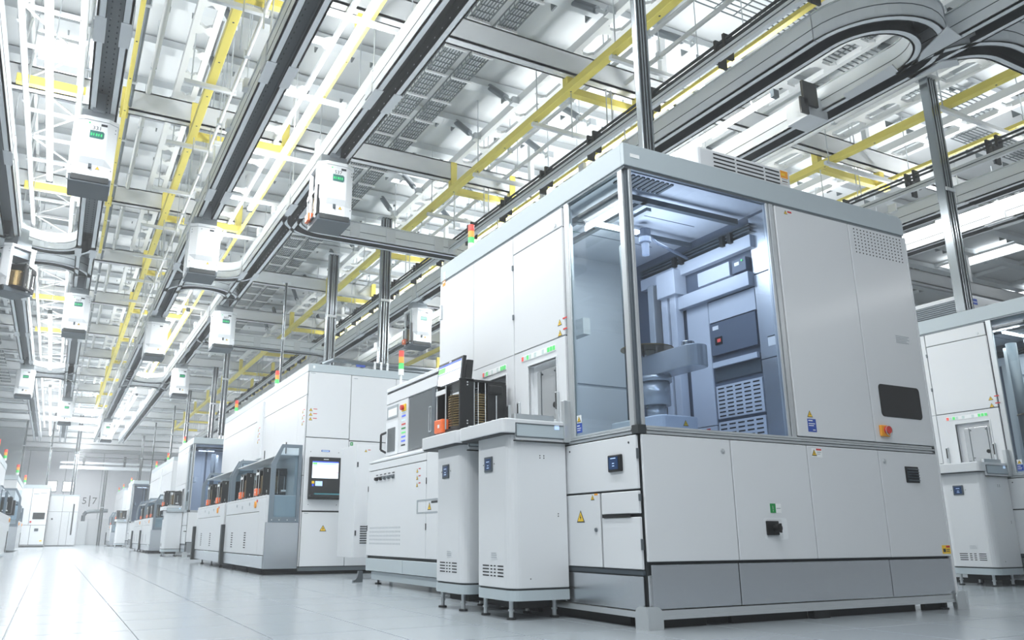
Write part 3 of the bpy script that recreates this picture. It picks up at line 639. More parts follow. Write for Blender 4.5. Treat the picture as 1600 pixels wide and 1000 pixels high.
# ================================================================== LOAD-PORT STANDS, CASSETTES
def stand(label, y0, detail=True):
    # y0 = near edge of the body; front face at x=2.53
    t = thing('loading_stand', label, 'loading stand', (2.74, y0 + .24, 0), 'rounded white loading stands')
    y1 = y0 + .485; xf, xb = 2.53, 2.955
    b = MB(); b.prism(rrect(xf, xb, y0, y1, .075, (1, 0, 0, 1), 6), 'z', .185, 1.136); build('body', b, 'white', t, bev=.003, seg=1)
    b = MB(); b.prism(rrect(xf + .008, xb, y0 + .008, y1 - .008, .07, (1, 0, 0, 1), 6), 'z', .172, .186); build('seam_and_shade_strip', b, 'gap', t)
    b = MB(); b.prism(rrect(xf, xb, y0, y1, .075, (1, 0, 0, 1), 6), 'z', .112, .173); build('base_tray', b, 'fascia', t)
    for x in (xf + .05, xb - .06):
        for y in (y0 + .09, y1 - .06):
            b = MB(); b.cyl((x, y, .012), (x, y, .115), .014, 12); b.cyl((x, y, .05), (x, y, .06), .02, 12); l = build('leg', b, 'alu', t)
            b = MB(); b.cyl((x, y, 0), (x, y, .014), .03, 14); q = build('foot', b, 'feet', t); q.parent = l
    b = MB(); b.box(xf + .1, xb - .06, y0 + .1, y1 - .1, .06, .112); build('under_tray', b, 'blackm', t)
    L = Face('L', xf); Fy = Face('F', y0)
    b = MB()
    for j in range(4):
        for a, c in ((.055, .13), (.155, .18), (.20, .225), (.245, .33)): L.box(b, y0 + .04 + a, y0 + .04 + c, .25 + j * .02, .258 + j * .02, 0, .001)
    build('vent_slots', b, 'hole', t)
    d = build('touch_display', L.box(MB(), y0 + .225, y0 + .335, .905, 1.005, 0, .008), 'slate', t, bev=.004)
    q = build('display_screen', L.box(MB(), y0 + .24, y0 + .32, .918, .992, .008, .0092), 'touch', t); q.parent = d
    q = MB()
    for ww, zz in ((.04, .97), (.02, .945), (.03, .93)): L.box(q, y0 + .28 - ww / 2, y0 + .28 + ww / 2, zz, zz + .004, .0092, .010)
    q = build('display_text', q, 'scrl', t); q.parent = d
    sticker(L, t, y0 + .17, y0 + .26, .355, .405, .0, [(.1, .7, .7, .08, 'print'), (.1, .8, .45, .08, 'print'), (.1, .8, .2, .08, 'print')], 'white2', 'rating_plate')
    b = MB()
    for z in (.62, .635): 
        Fy.cyl(b, xb - .07, z, .004, 0, .002, 0, 8)
    for x, z in ((xb - .20, 1.0), (xb - .20, .985), (xb - .17, 1.0), (xb - .17, .985), (xf + .14, .24)): Fy.cyl(b, x, z, .004, 0, .002, 0, 8)
    for y in (y0 + .205, y0 + .355): L.cyl(b, y, .955, .004, 0, .002, 0, 8)
    build('screw', b, 'ink', t)
    # shelf
    s0, s1 = y0 - .025, y0 + .612; sx = 2.465
    b = MB(); b.prism(rrect(sx, xb + .02, s0, s1, .04, (1, 0, 0, 1), 5), 'z', 1.135, 1.225)
    b.box(sx + .10, xb + .02, s0 + .001, s0 + .022, 1.09, 1.15)
    sh = build('shelf', b, 'white', t, bev=.005)
    b = MB(); b.box(sx + .10, xb - .02, s0 - .003, s0 + .004, 1.115, 1.195); q = build('shelf_window', b, 'fascia', t, label='pale grey side panel of the shelf'); q.parent = sh
    b = MB(); b.ring([(sx + .095, 1.11), (xb - .015, 1.11), (xb - .015, 1.20), (sx + .095, 1.20)], [(sx + .101, 1.116), (xb - .021, 1.116), (xb - .021, 1.194), (sx + .101, 1.194)], 'y', s0 - .006, s0); q = build('window_frame', b, 'alud', t); q.parent = sh
    b = MB(); b.box(sx + .09, xb + .02, s0 - .002, s0 + .02, 1.083, 1.09); b.prism(rrect(sx + .01, xb + .01, s0 + .03, s1 - .01, .035, (1, 0, 0, 1), 5), 'z', 1.128, 1.136); q = build('seam_and_shade_strip', b, 'gap', t); q.parent = sh  # dark strip under the shelf edge: its shadow line put into the colour
    b = MB(); b.box(xb - .10, xb - .065, s0 - .006, s0 - .003, 1.17, 1.2); q = build('window_mark', b, 'scrl', t); q.parent = sh
    b = MB(); b.box(sx + .11, xb - .09, s0 + .015, s0 + .04, 1.225, 1.262); q = build('guide_rail', b, 'alu', t); q.parent = sh
    b = MB(); b.box(sx + .06, xb - .02, s0 + .06, s1 - .05, 1.225, 1.237); q = build('seat_plate', b, 'rail', t); q.parent = sh
    b = MB()
    for yy in (s0 + .16, s0 + .48):
        for xx in (sx + .12, xb - .10): b.cyl((xx, yy, 1.237), (xx, yy, 1.249), .012, 10)
    q = build('seat_pin', b, 'alud', t); q.parent = sh
    b = MB(); b.box(xb - .03, xb + .025, s0 - .02, s0 + .02, 1.09, 1.37); build('clamp_post', b, 'alu', t, bev=.004)
    return t
st1 = stand('white loading stand with empty shelf before the glass corner, nearest one', 4.435)
st2 = stand('white loading stand carrying the black cassette, behind the nearest stand', 5.10)

def cassette(label, loc, cat='cassette', group=None, detail=True, w=.42, d=.40, h=.37):
    # open black carrier: front towards -x; origin at centre of its base
    t = thing('wafer_cassette', label, cat, loc, group)
    lx, ly, lz = loc
    def B(n, f, m, **k):
        b = MB(); f(b); b.v = [(x + lx, y + ly, z + lz) for x, y, z in b.v]; return build(n, b, m, t, **k)
    hx, hy = d / 2, w / 2
    B('base_plate', lambda b: b.prism(rrect(-hx, hx, -hy, hy, .03), 'z', 0, .018), 'black')
    B('top_plate', lambda b: b.prism(rrect(-hx + .02, hx, -hy, hy, .03), 'z', h - .018, h), 'black', bev=.003)
    for sy in (-1, 1):
        y = sy * (hy - .012)
        p = B('side_post', lambda b: b.box(-hx, -hx + .115, y - .012, y + .012, .0, h + .004), 'black', bev=.004)
        q = B('screw', lambda b: [b.cyl((-hx + .06, -hy - .001, z), (-hx + .06, -hy - .003, z), .006, 8) for z in (.04, .06, h - .045, h - .025)], 'paper'); q.parent = p
        B('side_post', lambda b: b.box(hx - .17, hx - .02, y - .012, y + .012, .018, h - .018), 'black', bev=.004)
        B('edge_rod', lambda b: b.cyl((-hx + .125, y * .97, .018), (-hx + .125, y * .97, h - .018), .005, 8), 'alu')
    B('edge_rod', lambda b: b.cyl((-hx + .155, -hy + .01, .018), (-hx + .155, -hy + .01, h - .018), .0025, 6), 'paper')
    B('edge_rod', lambda b: b.cyl((-hx + .215, -hy + .01, .018), (-hx + .215, -hy + .01, h - .018), .0025, 6), 'paper')
    B('back_plate', lambda b: b.box(hx - .02, hx, -hy + .02, hy - .02, .018, h - .018), 'black')
    n = 13 if detail else 6; wd = None
    for i in range(n):
        z = .04 + i * (h - .13) / n
        if wd is None:
            o = B('wafer', lambda b: b.cyl((.0, 0, z), (.0, 0, z + (h - .13) / n * .55), hy - .03, 24), 'gold'); wd = (o, z)
            CASS.setdefault(detail, o.data)
        else:
            q = wd[0].copy(); COL.objects.link(q); q.parent = t; q.location = (0, 0, z - wd[1])
    def comb(b):
        for i in range(16):
            z = .04 + i * (h - .09) / 16
            b.box(.045, .06, -hy + .006, -hy + .04, z, z + .010); b.box(.075, .09, -hy + .006, -hy + .04, z, z + .010)
            b.box(-.06, -.05, -hy + .006, -hy + .03, z, z + .006)
    B('slot_comb', comb, 'slate', kind='stuff')
    B('grip', lambda b: b.box(.03, .15, -hy - .022, -hy, h - .10, h - .035), 'black', bev=.012)
    B('edge_rod', lambda b: b.cyl((.10, -hy - .004, .05), (.10, -hy - .004, h - .11), .005, 8), 'alu')
    B('tag', lambda b: b.box(.06, .13, -hy - .008, -hy - .004, .05, .075), 'paper')
    B('latch_block', lambda b: b.box(-hx - .03, -hx + .03, .04, hy - .03, .0, .10), 'orange', bev=.008, label='orange latch block')
    B('latch_mark', lambda b: b.box(-hx - .032, -hx - .029, .08, .11, .035, .06), 'paper')
    B('front_label', lambda b: b.box(-hx - .012, -hx - .004, .02, hy - .02, h - .08, h - .045), 'paper')
    B('edge_rod', lambda b: [b.cyl((-hx - .002, yy, .02), (-hx - .002, yy, h - .02), .006, 8) for yy in (.03, hy - .02)], 'alu')
    return t
CASS = {}
cas0 = cassette('open black cassette of gold wafers with orange latch on second loading stand', (2.735, 5.375, 1.249))

# monitor on its arm beside the cassette
t = thing('operator_monitor', 'flat operator monitor tilted on an arm behind the black cassette', 'monitor', (2.8, 5.8, 1.6))
def tilt(pts):
    # local: a along -y (viewer right), v up, d depth away from viewer -> world, tilted back a little
    return [(2.73 + d + v * .10, 6.03 - a, 1.61 + v) for a, v, d in pts]
def tbox(a0, a1, v0, v1, d0, d1, n, m, par=None, **k):
    b = MB(); b.box(a0, a1, v0, v1, d0, d1); b.v = tilt(b.v); o = build(n, b, m, t, **k)
    if par: o.parent = par
    return o
sc_ = tbox(0, .47, 0, .285, 0, .03, 'bezel', 'black', bev=.004)
tbox(.02, .445, .02, .262, -.002, 0, 'screen', 'scr', sc_)
tbox(.02, .445, .245, .262, -.003, -.002, 'screen_bar', 'scrb', sc_); tbox(.02, .15, .195, .24, -.003, -.002, 'screen_button', 'scrg', sc_)
tbox(.16, .445, .20, .24, -.003, -.002, 'screen_field', 'scrl', sc_); tbox(.02, .44, .182, .188, -.003, -.002, 'screen_line', 'scrb', sc_); tbox(.02, .3, .12, .124, -.003, -.002, 'screen_line', 'scrl', sc_)
tbox(.21, .25, .268, .278, -.002, 0, 'bezel_mark', 'paper', sc_)
tbox(.40, .44, -.02, .26, .05, .11, 'arm_post', 'black', bev=.005)
b = MB(); b.tube([(2.80, 5.62, 1.62), (2.84, 5.75, 1.58), (2.975, 5.75, 1.58)], .018); build('arm', b, 'black', t)
b = MB(); b.box(2.80, 2.84, 5.58, 5.66, 1.26, 1.66); build('support_column', b, 'alud', t, bev=.004)

# ================================================================== SIDE UNIT WITH SMOKED DOORS
t = thing('side_unit', 'low white cabinet with smoked sliding doors beyond the two loading stands', 'cabinet', (3.1, 7.6, 0))
SX, SXU, SY0, SY1 = 3.10, 3.26, 6.50, 8.61
L = Face('L', SX); U = Face('L', SXU)
B = lambda n, mb, m, **k: build(n, mb, m, t, **k)
b = MB(); b.box(SX + .012, 4.6, SY0, SY1, .14, 1.30); B('carcass', b, 'gap')
b = MB(); b.box(SX, 4.6, SY1, SY1 + .012, .13, 1.29); b.box(SXU, 4.6, 8.53, 8.545, 1.29, 2.12); B('end_panel', b, 'white')
panel(L, 'front_panel', t, SY0, 7.0, .29, 1.27); panel(L, 'front_panel', t, 7.0, SY1, .29, 1.19); panel(L, 'front_panel', t, 7.0, SY1, 1.19, 1.27)
panel(L, 'plinth_panel', t, SY0, 7.55, .135, .27, 'fascia'); panel(L, 'plinth_panel', t, 7.55, SY1, .135, .27, 'fascia')
b = MB(); b.box(SX + .02, SX + .06, SY0, SY1 - .1, .05, .13); B('base_frame', b, 'fascia')
b = MB(); b.box(SX - .01, SXU + .02, SY0, SY1, 1.275, 1.30); B('ledge', b, 'white2', bev=.006)
b = MB(); b.prism([(SX, 1.30), (SXU, 1.36), (SXU, 1.30)], 'y', SY0, SY1 - .05); B('ledge_ramp', b, 'white')
b = MB(); b.box(SXU + .012, 4.6, SY0, 8.53, 1.30, 2.10); B('upper_body', b, 'white2')
b = MB(); b.box(SXU - .01, 4.6, SY0, 8.54, 2.085, 2.13); B('top_lid', b, 'white', bev=.006)
b = MB(); b.box(SXU - .012, SXU + .002, SY0, 8.52, 2.068, 2.074); B('lid_seam', b, 'gap')
panel(U, 'head_panel', t, SY0, 8.53, 1.94, 2.065); 
panel(U, 'corner_panel', t, 8.13, 8.53, 1.36, 1.94); panel(U, 'button_panel', t, 7.88, 8.13, 1.36, 1.94)
dis = B('display_window', U.box(MB(), 8.16, 8.48, 1.77, 1.91, .014, .022), 'print', bev=.004)
sub('display_glass', U.box(MB(), 8.18, 8.44, 1.79, 1.875, .022, .024), 'paper', dis, t)
wd_ = B('side_window', U.box(MB(), 8.15, 8.50, 1.36, 1.73, .014, .02), 'rail')
sub('smoked_pane', U.box(MB(), 8.22, 8.44, 1.40, 1.66, .02, .026), 'greyglass', wd_, t)
h = B('pull_handle', MB().tube([(SXU - .014, 8.50, 1.40), (SXU - .08, 8.50, 1.43), (SXU - .08, 8.50, 1.60), (SXU - .014, 8.50, 1.63)], .013), 'black')
for i, m in enumerate(('scrl', 'scrb', 'scrl', 'signred', 'signgreen', 'green', 'scrb', 'scrb', 'ink')):
    z = 1.80 - i * .045; b = MB(); U.box(b, 7.94, 8.05, z - .008, z + .008, .014, .017); B('button_label', b, m)
es = B('emergency_stop', U.box(MB(), 7.93, 8.03, 1.80, 1.88, .014, .03), 'signyel', bev=.005)
q = MB(); q.cyl((SXU - .03, 7.98, 1.84), (SXU - .06, 7.98, 1.84), .028, 14); sub('button', q, 'signred', es, t)
for a, c in ((7.20, 7.86), (6.52, 7.20)):
    o = panel(U, 'smoked_door', t, a, c, 1.37, 1.93, 'greyglass', .012)
    q = MB(); q.ring(rrect(a + .06, a + .12, 1.5, 1.76, .012), rrect(a + .068, a + .112, 1.508, 1.752, .01), 'x', SXU - .02, SXU - .012); sub('finger_pull', q, 'alu', o, t)
b = MB(); b.box(SXU - .02, SXU - .008, 7.16, 7.24, 1.37, 1.93); B('door_mullion', b, 'slate', bev=.003)
sticker(U, t, 6.98, 7.10, 1.85, 1.90, .0125, [(.1, .8, .6, .1, 'print'), (.1, .6, .3, .1, 'print')], 'print')
for i in range(5):
    b = MB(); L.box(b, 8.30 - i * .12, 8.36 - i * .12, 1.075, 1.115, .014, .022); L.cyl(b, 8.33 - i * .12, 1.095, .016, .022, .045); o = B('rotary_switch', b, 'black' if i < 2 else 'alud')
    b = MB(); L.box(b, 8.30 - i * .12, 8.36 - i * .12, 1.13, 1.14, .014, .016); sub('switch_label', b, 'ink', o, t)
warn_rows(L, t, 7.22, 1.11, .014, 3, .04)
b = MB(); b.ring(rrect(6.62, 7.22, .70, .83, .01), rrect(6.65, 7.19, .715, .815, .01), 'x', SX - .016, SX - .013); rcs = B('recess_frame', b, 'print')
hazard(L, t, 6.92, .765, .07, .014); sticker(L, t, 6.68, 6.88, .79, .81, .014, [], 'ink'); 
slot_grid(L, t, 'perforation', 7.62, 8.52, .40, .60, 22, 5, .35, .45, .0141, 'print')
for z in (.97, .55):
    b = MB(); b.box(SX - .018, SX - .008, 8.585, 8.6, z, z + .06); b.box(SX - .018, SX - .008, 6.99, 7.005, z, z + .06); B('hinge', b, 'gap')
b = MB(); b.cyl((SX + .1, 8.5, 0), (SX + .1, 8.5, .012), .035, 12); b.cyl((SX + .1, 8.5, .012), (SX + .1, 8.5, .14), .012, 8); B('foot', b, 'feet')
b = MB(); b.prism([(SX - .06 + .1 * math.sin(math.radians(a)) * .6, .02 + .10 * (1 - math.cos(math.radians(a)))) for a in range(0, 91, 15)] + [(SX + .05, .12), (SX + .05, 0), (SX - .06, 0)], 'y', 8.86, 8.90); B('floor_bracket', b, 'alud')
tower(t, 3.34, 8.34, 2.13, .24, .032, .14)
# white louvred cabinet behind it
t = thing('louvred_cabinet', 'narrow white cabinet with black louvres, between the side unit and the screen machine', 'cabinet', (3.8, 9.3, 0))
Fq = Face('F', 9.3)
b = MB(); b.box(3.17, 4.5, 9.3, 9.9, .25, 1.57); build('body', b, 'white', t, bev=.004)
for xx in (3.7, 4.4):
    for yy in (9.4, 9.8):
        b = MB(); b.cyl((xx, yy, 0), (xx, yy, .26), .02, 10); build('leg', b, 'alud', t)
for i in range(8):
    b = MB(); Fq.box(b, 3.25, 3.40, .41 + i * .027, .423 + i * .027, .0, .004); build('louvre_slat', b, 'ink', t)
b = MB(); Fq.box(b, 3.185, 3.2, .5, .56, 0, .01); Fq.box(b, 3.185, 3.2, 1.3, 1.36, 0, .01); build('hinge', b, 'ink', t)
warn_rows(Fq, t, 3.29, 1.50, 0, 1, .03)

# ================================================================== MACHINE WITH THE SCREEN
Y2 = 10.93
def machine_b(label, xo=0, yo=0, face=True):
    t = thing('screen_machine', label, 'machine', (2.98, Y2, 0))
    L, Fc = Face('L', 2.98), Face('F', Y2); X2, YE = 5.6, 17.2
    B = lambda n, mb, m, **k: build(n, mb, m, t, **k)
    b = MB(); b.box(2.992, X2, Y2 + .012, YE, .09, 2.75); B('carcass', b, 'gap')
    b = MB(); b.box(2.97, X2, Y2 - .01, Y2 + .02, 2.755, 2.87); b.box(2.97, 2.99, Y2, YE, 2.755, 2.87); b.box(2.98, X2, Y2, YE, 2.84, 2.868); B('fascia', b, 'fascia', bev=.004)
    b = MB(); b.box(2.975, X2, Y2 - .004, Y2 + .05, .045, .092); B('plinth', b, 'alud')
    for a, c, z0, z1 in ((2.98, 3.605, 1.825, 2.752), (3.605, 4.3, 1.805, 2.752), (4.3, X2, .095, 2.752), (2.98, 3.605, .828, 1.822), (2.98, 3.605, .1, .815), (3.605, 4.3, .1, 1.80)): panel(Fc, 'front_panel', t, a, c, z0, z1)
    b = MB(); Fc.box(b, 3.03, 3.06, 2.80, 2.84, .01, .013); B('name_plate', b, 'paper')
    sticker(Fc, t, 3.0, 3.07, 2.725, 2.735, .014, [], 'print'); sticker(Fc, t, 3.64, 3.70, 2.70, 2.71, .014, [], 'print')
    for i in range(3):
        hazard(Fc, t, 3.03, 2.21 - i * .065, .045, .014); sticker(Fc, t, 3.065, 3.12, 2.215 - i * .065, 2.225 - i * .065, .014, [], 'signred', 'warning_text')
    # operator panel: screen, keyboard shelf
    op = B('operator_panel', Fc.box(MB(), 3.045, 3.515, .98, 1.553, .012, .05), 'black', bev=.006)
    q = MB(); Fc.box(q, 3.085, 3.455, 1.265, 1.495, .05, .052); sub('screen', q, 'scr', op, t)
    for a, c, z0, z1, m in ((3.085, 3.455, 1.478, 1.495, 'scrb'), (3.09, 3.15, 1.45, 1.475, 'scrg'), (3.16, 3.43, 1.452, 1.474, 'scrl'), (3.085, 3.455, 1.325, 1.33, 'scrl'), (3.10, 3.155, 1.437, 1.443, 'scrb'), (3.16, 3.42, 1.437, 1.441, 'scrl'), (3.43, 3.452, 1.34, 1.35, 'signred')):
        q = MB(); Fc.box(q, a, c, z0, z1, .052, .053); sub('screen_bar', q, m, op, t)
    for a, c, z0, z1, m in ((3.24, 3.31, 1.52, 1.528, 'paper'), (3.085, 3.12, 1.19, 1.225, 'signyel'), (3.09, 3.115, 1.155, 1.185, 'scrb'), (3.135, 3.235, 1.16, 1.225, 'scrl'), (3.08, 3.12, 1.02, 1.035, 'paper')):
        q = MB(); Fc.box(q, a, c, z0, z1, .05, .0525); sub('panel_label', q, m, op, t)
    q = MB(); Fc.box(q, 3.05, 3.53, 1.01, 1.04, .05, .16); kb = sub('keyboard_tray', q, 'black', op, t, bev=.004)
    q = MB()
    for i in range(12):
        for j in range(3): Fc.box(q, 3.12 + i * .031, 3.145 + i * .031, 1.04, 1.046 + .008 * (2 - j), .06 + j * .03, .085 + j * .03)
    sub('keyboard_keys', q, 'keys', op, t, kind='stuff')
    sticker(Fc, t, 3.21, 3.33, 1.63, 1.655, .014, [(.1, .8, .3, .35, 'scrl')], 'signblue', 'sign')
    b = MB()
    for x in (3.06, 3.46):
        for z in (1.625, .91): Fc.cyl(b, x, z, .006, .012, .016, 0, 8)
    B('screw', b, 'ink')
    hazard(Fc, t, 3.285, .60, .085, .014); sticker(Fc, t, 3.01, 3.07, .79, .80, .014, [], 'print')
    sticker(Fc, t, 3.625, 3.665, 1.735, 1.785, .014, [(.4, .2, .25, .5, 'paper')], 'signgreen'); sticker(Fc, t, 3.635, 3.735, 1.435, 1.47, .014, [(.2, .6, .4, .2, 'paper')], 'signred', 'sign')
    b = MB(); Fc.cyl(b, 3.685, 1.385, .035, .012, .02, 0); Fc.cyl(b, 3.685, 1.385, .024, .02, .05, 0); B('emergency_stop', b, 'signorange', bev=.003)
    b = MB(); Fc.box(b, 3.585, 3.60, 1.99, 2.03, .01, .02); B('latch', b, 'alu')
    # long left side
    ys = [Y2 + .01, 11.35, 12.75, 14.2, 15.6, YE]
    for a, c in zip(ys, ys[1:]): panel(L, 'side_panel', t, a, c, 2.42, 2.752); panel(L, 'side_panel', t, a, c, 1.30, 2.42)
    panel(L, 'side_panel', t, Y2 + .01, YE, .10, 1.30)
    b = MB(); b.box(2.94, 2.97, 13.55, 13.95, 1.75, 2.7); B('cover_strip', b, 'white2', bev=.004)
    warn_rows(Face('L', 2.94), t, 13.8, 2.25, 0, 3, .06); warn_rows(L, t, 11.1, 2.2, .014, 3, .05)
    for y in (11.9, 13.3, 15.0):
        b = MB(); b.box(2.955, 2.967, y, y + .02, 1.68, 1.85); B('grip_handle', b, 'black')
    # pipes on the roof
    b = MB(); b.tube([(3.2, Y2 + .12, 2.90), (3.35, Y2 + .08, 2.97), (4.5, Y2 + .08, 2.96), (5.5, Y2 + .08, 2.96)], .03); b.tube([(4.0, Y2 + .2, 2.93), (5.5, Y2 + .2, 2.93)], .035); b.tube([(3.7, Y2 + .3, 3.0), (5.5, Y2 + .3, 3.0)], .025); B('roof_pipe', b, 'alud')
    for x in (3.98, 4.08, 4.18): 
        b = MB(); b.cyl((x, Y2 + .06, 2.87), (x, Y2 + .06, 3.0), .018, 10); B('pipe_clip', b, 'whitem')
    sticker(Fc, t, 3.68, 3.82, 2.89, 2.925, -.03, [], 'signblue', 'sign')
    tower(t, 3.06, 13.2, 2.87, .24, .035, .02); tower(t, 3.06, 16.6, 2.87, .24, .035, .02)
    return t
mb_ = machine_b('white machine with operator screen and keyboard, middle of the right-hand row')

def wing(par, y, m='wframe', rest=True):
    # glass side wing of a loading table, standing in the plane y
    o_ = [(2.535, .675), (2.945, .675), (2.945, 1.71), (2.665, 1.71), (2.535, 1.45)]
    i_ = [(2.60, .74), (2.90, .74), (2.90, 1.665), (2.69, 1.665), (2.60, 1.43)]
    b = MB(); b.ring(o_, i_, 'y', y - .012, y + .012); f = build('wing_frame', b, m, par)
    b = MB(); b.prism(i_, 'y', y - .003, y + .003); g = build('wing_pane', b, 'wingg', par); g.parent = f
    b = MB(); b.box(2.605, 2.895, y + .004, y + .01, .745, 1.02); g = build('inner_plate', b, 'fascia', par); g.parent = f
    b = MB()
    for x in (2.58, 2.68, 2.79, 2.90): b.cyl((x, y - .012, .705), (x, y - .015, .705), .006, 8)
    g = build('screw', b, 'paper', par); g.parent = f
    return f
def load_table(label, y0, y1, post=True, wings=True):
    t = thing('loading_table', label, 'loading table', (2.74, y0, 0), 'loading tables of the screen machines')
    L = Face('L', 2.51); xb = 2.955
    b = MB(); b.box(2.52, xb, y0 + .02, y1, .12, 1.0); build('carcass', b, 'gap', t)
    b = MB(); b.box(2.505, xb, y0, y0 + .02, .08, .675); build('end_panel', b, 'steelh', t, bev=.004, label='brushed stainless end panel')
    b = MB(); b.box(2.505, xb, y0 + .012, y0 + .02, .675, 1.01); build('end_panel', b, 'white', t)
    panel(L, 'front_panel', t, y0 + .02, y0 + .38, .25, 1.0); panel(L, 'front_panel', t, y0 + .38, y1, .25, .82); panel(L, 'head_panel', t, y0 + .38, y1, .82, 1.0)
    panel(L, 'plinth_panel', t, y0 + .02, y1, .08, .245, 'steel')
    b = MB(); b.box(2.50, xb, y0 + .02, y1, 1.0, 1.03); build('table_top', b, 'white2', t, bev=.005)
    b = MB()
    for i in range(int((y1 - y0) / .2)):
        b.box(2.53, 2.58, y0 + .12 + i * .2, y0 + .2 + i * .2, 1.03, 1.05)
    build('location_pins', b, 'black', t)
    for yy in (y0 + 1.15, y0 + 2.1):
        b = MB()
        for j in range(7): L.box(b, yy, yy + .12, .33 + j * .034, .345 + j * .034, .014, .0155)
        build('vent_slots', b, 'hole', t)
    b = MB(); L.cyl(b, y0 + .62, .92, .045, .012, .03); k = build('turn_knob', b, 'signorange', t)
    sticker(L, t, y0 + .5, y0 + .58, .95, .985, .014, [], 'signred', 'sign'); 
    b = MB(); L.box(b, y0 + 1.0, y0 + 1.04, .92, .96, .012, .02); L.box(b, y0 + 1.9, y0 + 1.94, .92, .96, .012, .02); L.box(b, y0 + 1.5, y0 + 1.52, .88, .93, .012, .02); build('key_lock', b, 'print', t)
    for yy in (y0 + .3, y0 + 1.2, y0 + 2.2):
        b = MB(); b.cyl((2.56, yy, 0), (2.56, yy, .02), .03, 10); b.cyl((2.56, yy, .02), (2.56, yy, .1), .012, 8); build('foot', b, 'feet', t)
    if wings: wing(t, y0 + .004); wing(t, y1 - .04)
    b = MB(); b.box(2.62, xb, y0 + .02, y1 - .04, 1.56, 1.575); build('canopy', b, 'white', t, bev=.004)
    b = MB(); b.box(2.87, xb, y0 + .05, y1 - .06, 1.03, 1.56); build('back_wall', b, 'fascia', t)
    if post:
        b = MB(); b.box(2.45, 2.60, y1 + .02, y1 + .14, .06, .68); build('bumper_post', b, 'gap', t, bev=.004, label='dark bumper post')
    return t
load_table('white loading table with glass wing and stainless end, nearest to screen machine', 10.93, 13.70)
load_table('second white loading table along the screen machine, beyond the dark bumper post', 13.86, 16.7)
def cdup(label, loc, group='cassettes on the loading tables'):
    return dup(cas0, Vector(loc) - cas0.location, label, group)
cdup('black cassette with orange latch, nearer of two on the first loading table', (2.74, 11.62, 1.05))
cdup('black cassette with orange latch, farther of two on the first loading table', (2.74, 12.72, 1.05))
cdup('black cassette with orange latch, nearer of two on the second loading table', (2.74, 14.72, 1.05))
cdup('black cassette with orange latch, farther of two on the second loading table', (2.74, 15.72, 1.05))

# ================================================================== REPEATED MACHINES
for dx, dy in ((5.897, .54), (0, 17.8)): area('enclosure_light', (X0 + .5 + dx, Y0 + .6 + dy, 2.64), .9, .9, 18)
rightm = dup(mach, (5.897, .54, 0), 'white glass-corner machine partly hidden at the right edge, behind the nearest machine')
dup(st1, (5.897, .54, 0), 'white loading stand in front of the glass-corner machine at the right edge')
t = thing('roof_fan_unit', 'white roof box with dark grille on the machine at the right edge', 'fan unit', (9.2, 5.3, 2.93))
b = MB(); b.box(8.95, 10.2, 5.16, 5.86, 2.94, 3.17); build('housing', b, 'white2', t, bev=.012)
b = MB(); b.box(8.944, 8.95, 5.24, 5.82, 2.97, 3.12); g_ = build('grille', b, 'slate', t)
for i in range(6):
    b = MB(); b.box(8.938, 8.944, 5.245, 5.815, 2.978 + i * .024, 2.990 + i * .024); q = build('grille_slat', b, 'alud', t); q.parent = g_
sticker(Face('F', 5.16), t, 9.05, 9.18, 3.06, 3.13, 0, [(.1, .8, .4, .1, 'paper')], 'signblue', 'sign')
b = MB(); b.tube([(9.2, 5.15, 3.0), (9.3, 5.12, 3.04), (9.4, 5.15, 3.02)], .03); build('pipe_stub', b, 'slate', t)
SK = ('screw', 'round_lock', 'hinge', 'sticker', 'warning_text', 'warning_triangle', 'rating_plate', 'name_plate', 'touch_display', 'status_strip', 'vent_holes', 'rail_clip', 'cable_rail', 'grille_slots', 'camera_head', 'main_switch', 'emergency_stop', 'grip_handle', 'tag', 'skirt', 'lift_block', 'ceiling_grille', 'base_label', 'base_plate', 'location_pins', 'key_lock', 'vent_slots', 'keyboard_keys', 'panel_label', 'safety_sticker', 'sign', 'latch')
dup(mach, (0, 17.8, 0), 'white glass-corner machine in the right-hand row, just beyond the screen machine', None, SK[:-1])
dup(mach, (0.1, 36.2, 0), 'far small white glass-corner machine deep in the right-hand row', None, SK)
dup(st1, (0, 17.8, 0), 'white loading stand beside the second glass-corner machine of the row', None)
s3 = cdup('black cassette on the loading stand beyond the screen machine', (2.70, 22.45, 1.249), 'cassettes far down the row')
LT = [o for o in bpy.data.objects if o.parent is None and o.name.startswith('loading_table')]
dup(LT[0], (.12, 15.2, 0), 'third white loading table, with glass wing, beyond the stand with cassette', None, ('screw',))
dup(LT[1], (.12, 15.2, 0), 'fourth white loading table, directly behind the third', None, ('screw',))
dup(mb_, (.12, 15.4, 0), 'plain white machine behind the third and fourth loading tables', None, SK + ('operator_panel',))
for k, y in enumerate((26.8, 27.9, 29.9)):
    cdup('black cassette, %s of three on the far loading tables of the right row' % ('nearest', 'middle', 'farthest')[k], (2.86, y, 1.05), 'cassettes far down the row')
dup(st1, (0.05, 36.0, 0), 'tiny white loading stand deep in the right-hand row')
cdup('tiny black cassette on the deepest loading stand of the right row', (2.75, 40.6, 1.249), 'cassettes far down the row')
dup(LT[0], (.1, 33.6, 0), 'deepest white loading table of the right-hand row', None, ('screw', 'vent_slots'))
cdup('tiny black cassette on the deepest loading table', (2.84, 45.4, 1.05), 'cassettes far down the row')
dup(mb_, (.1, 34.0, 0), 'farthest white machine of the right-hand row', None, SK + ('operator_panel', 'cover_strip'))

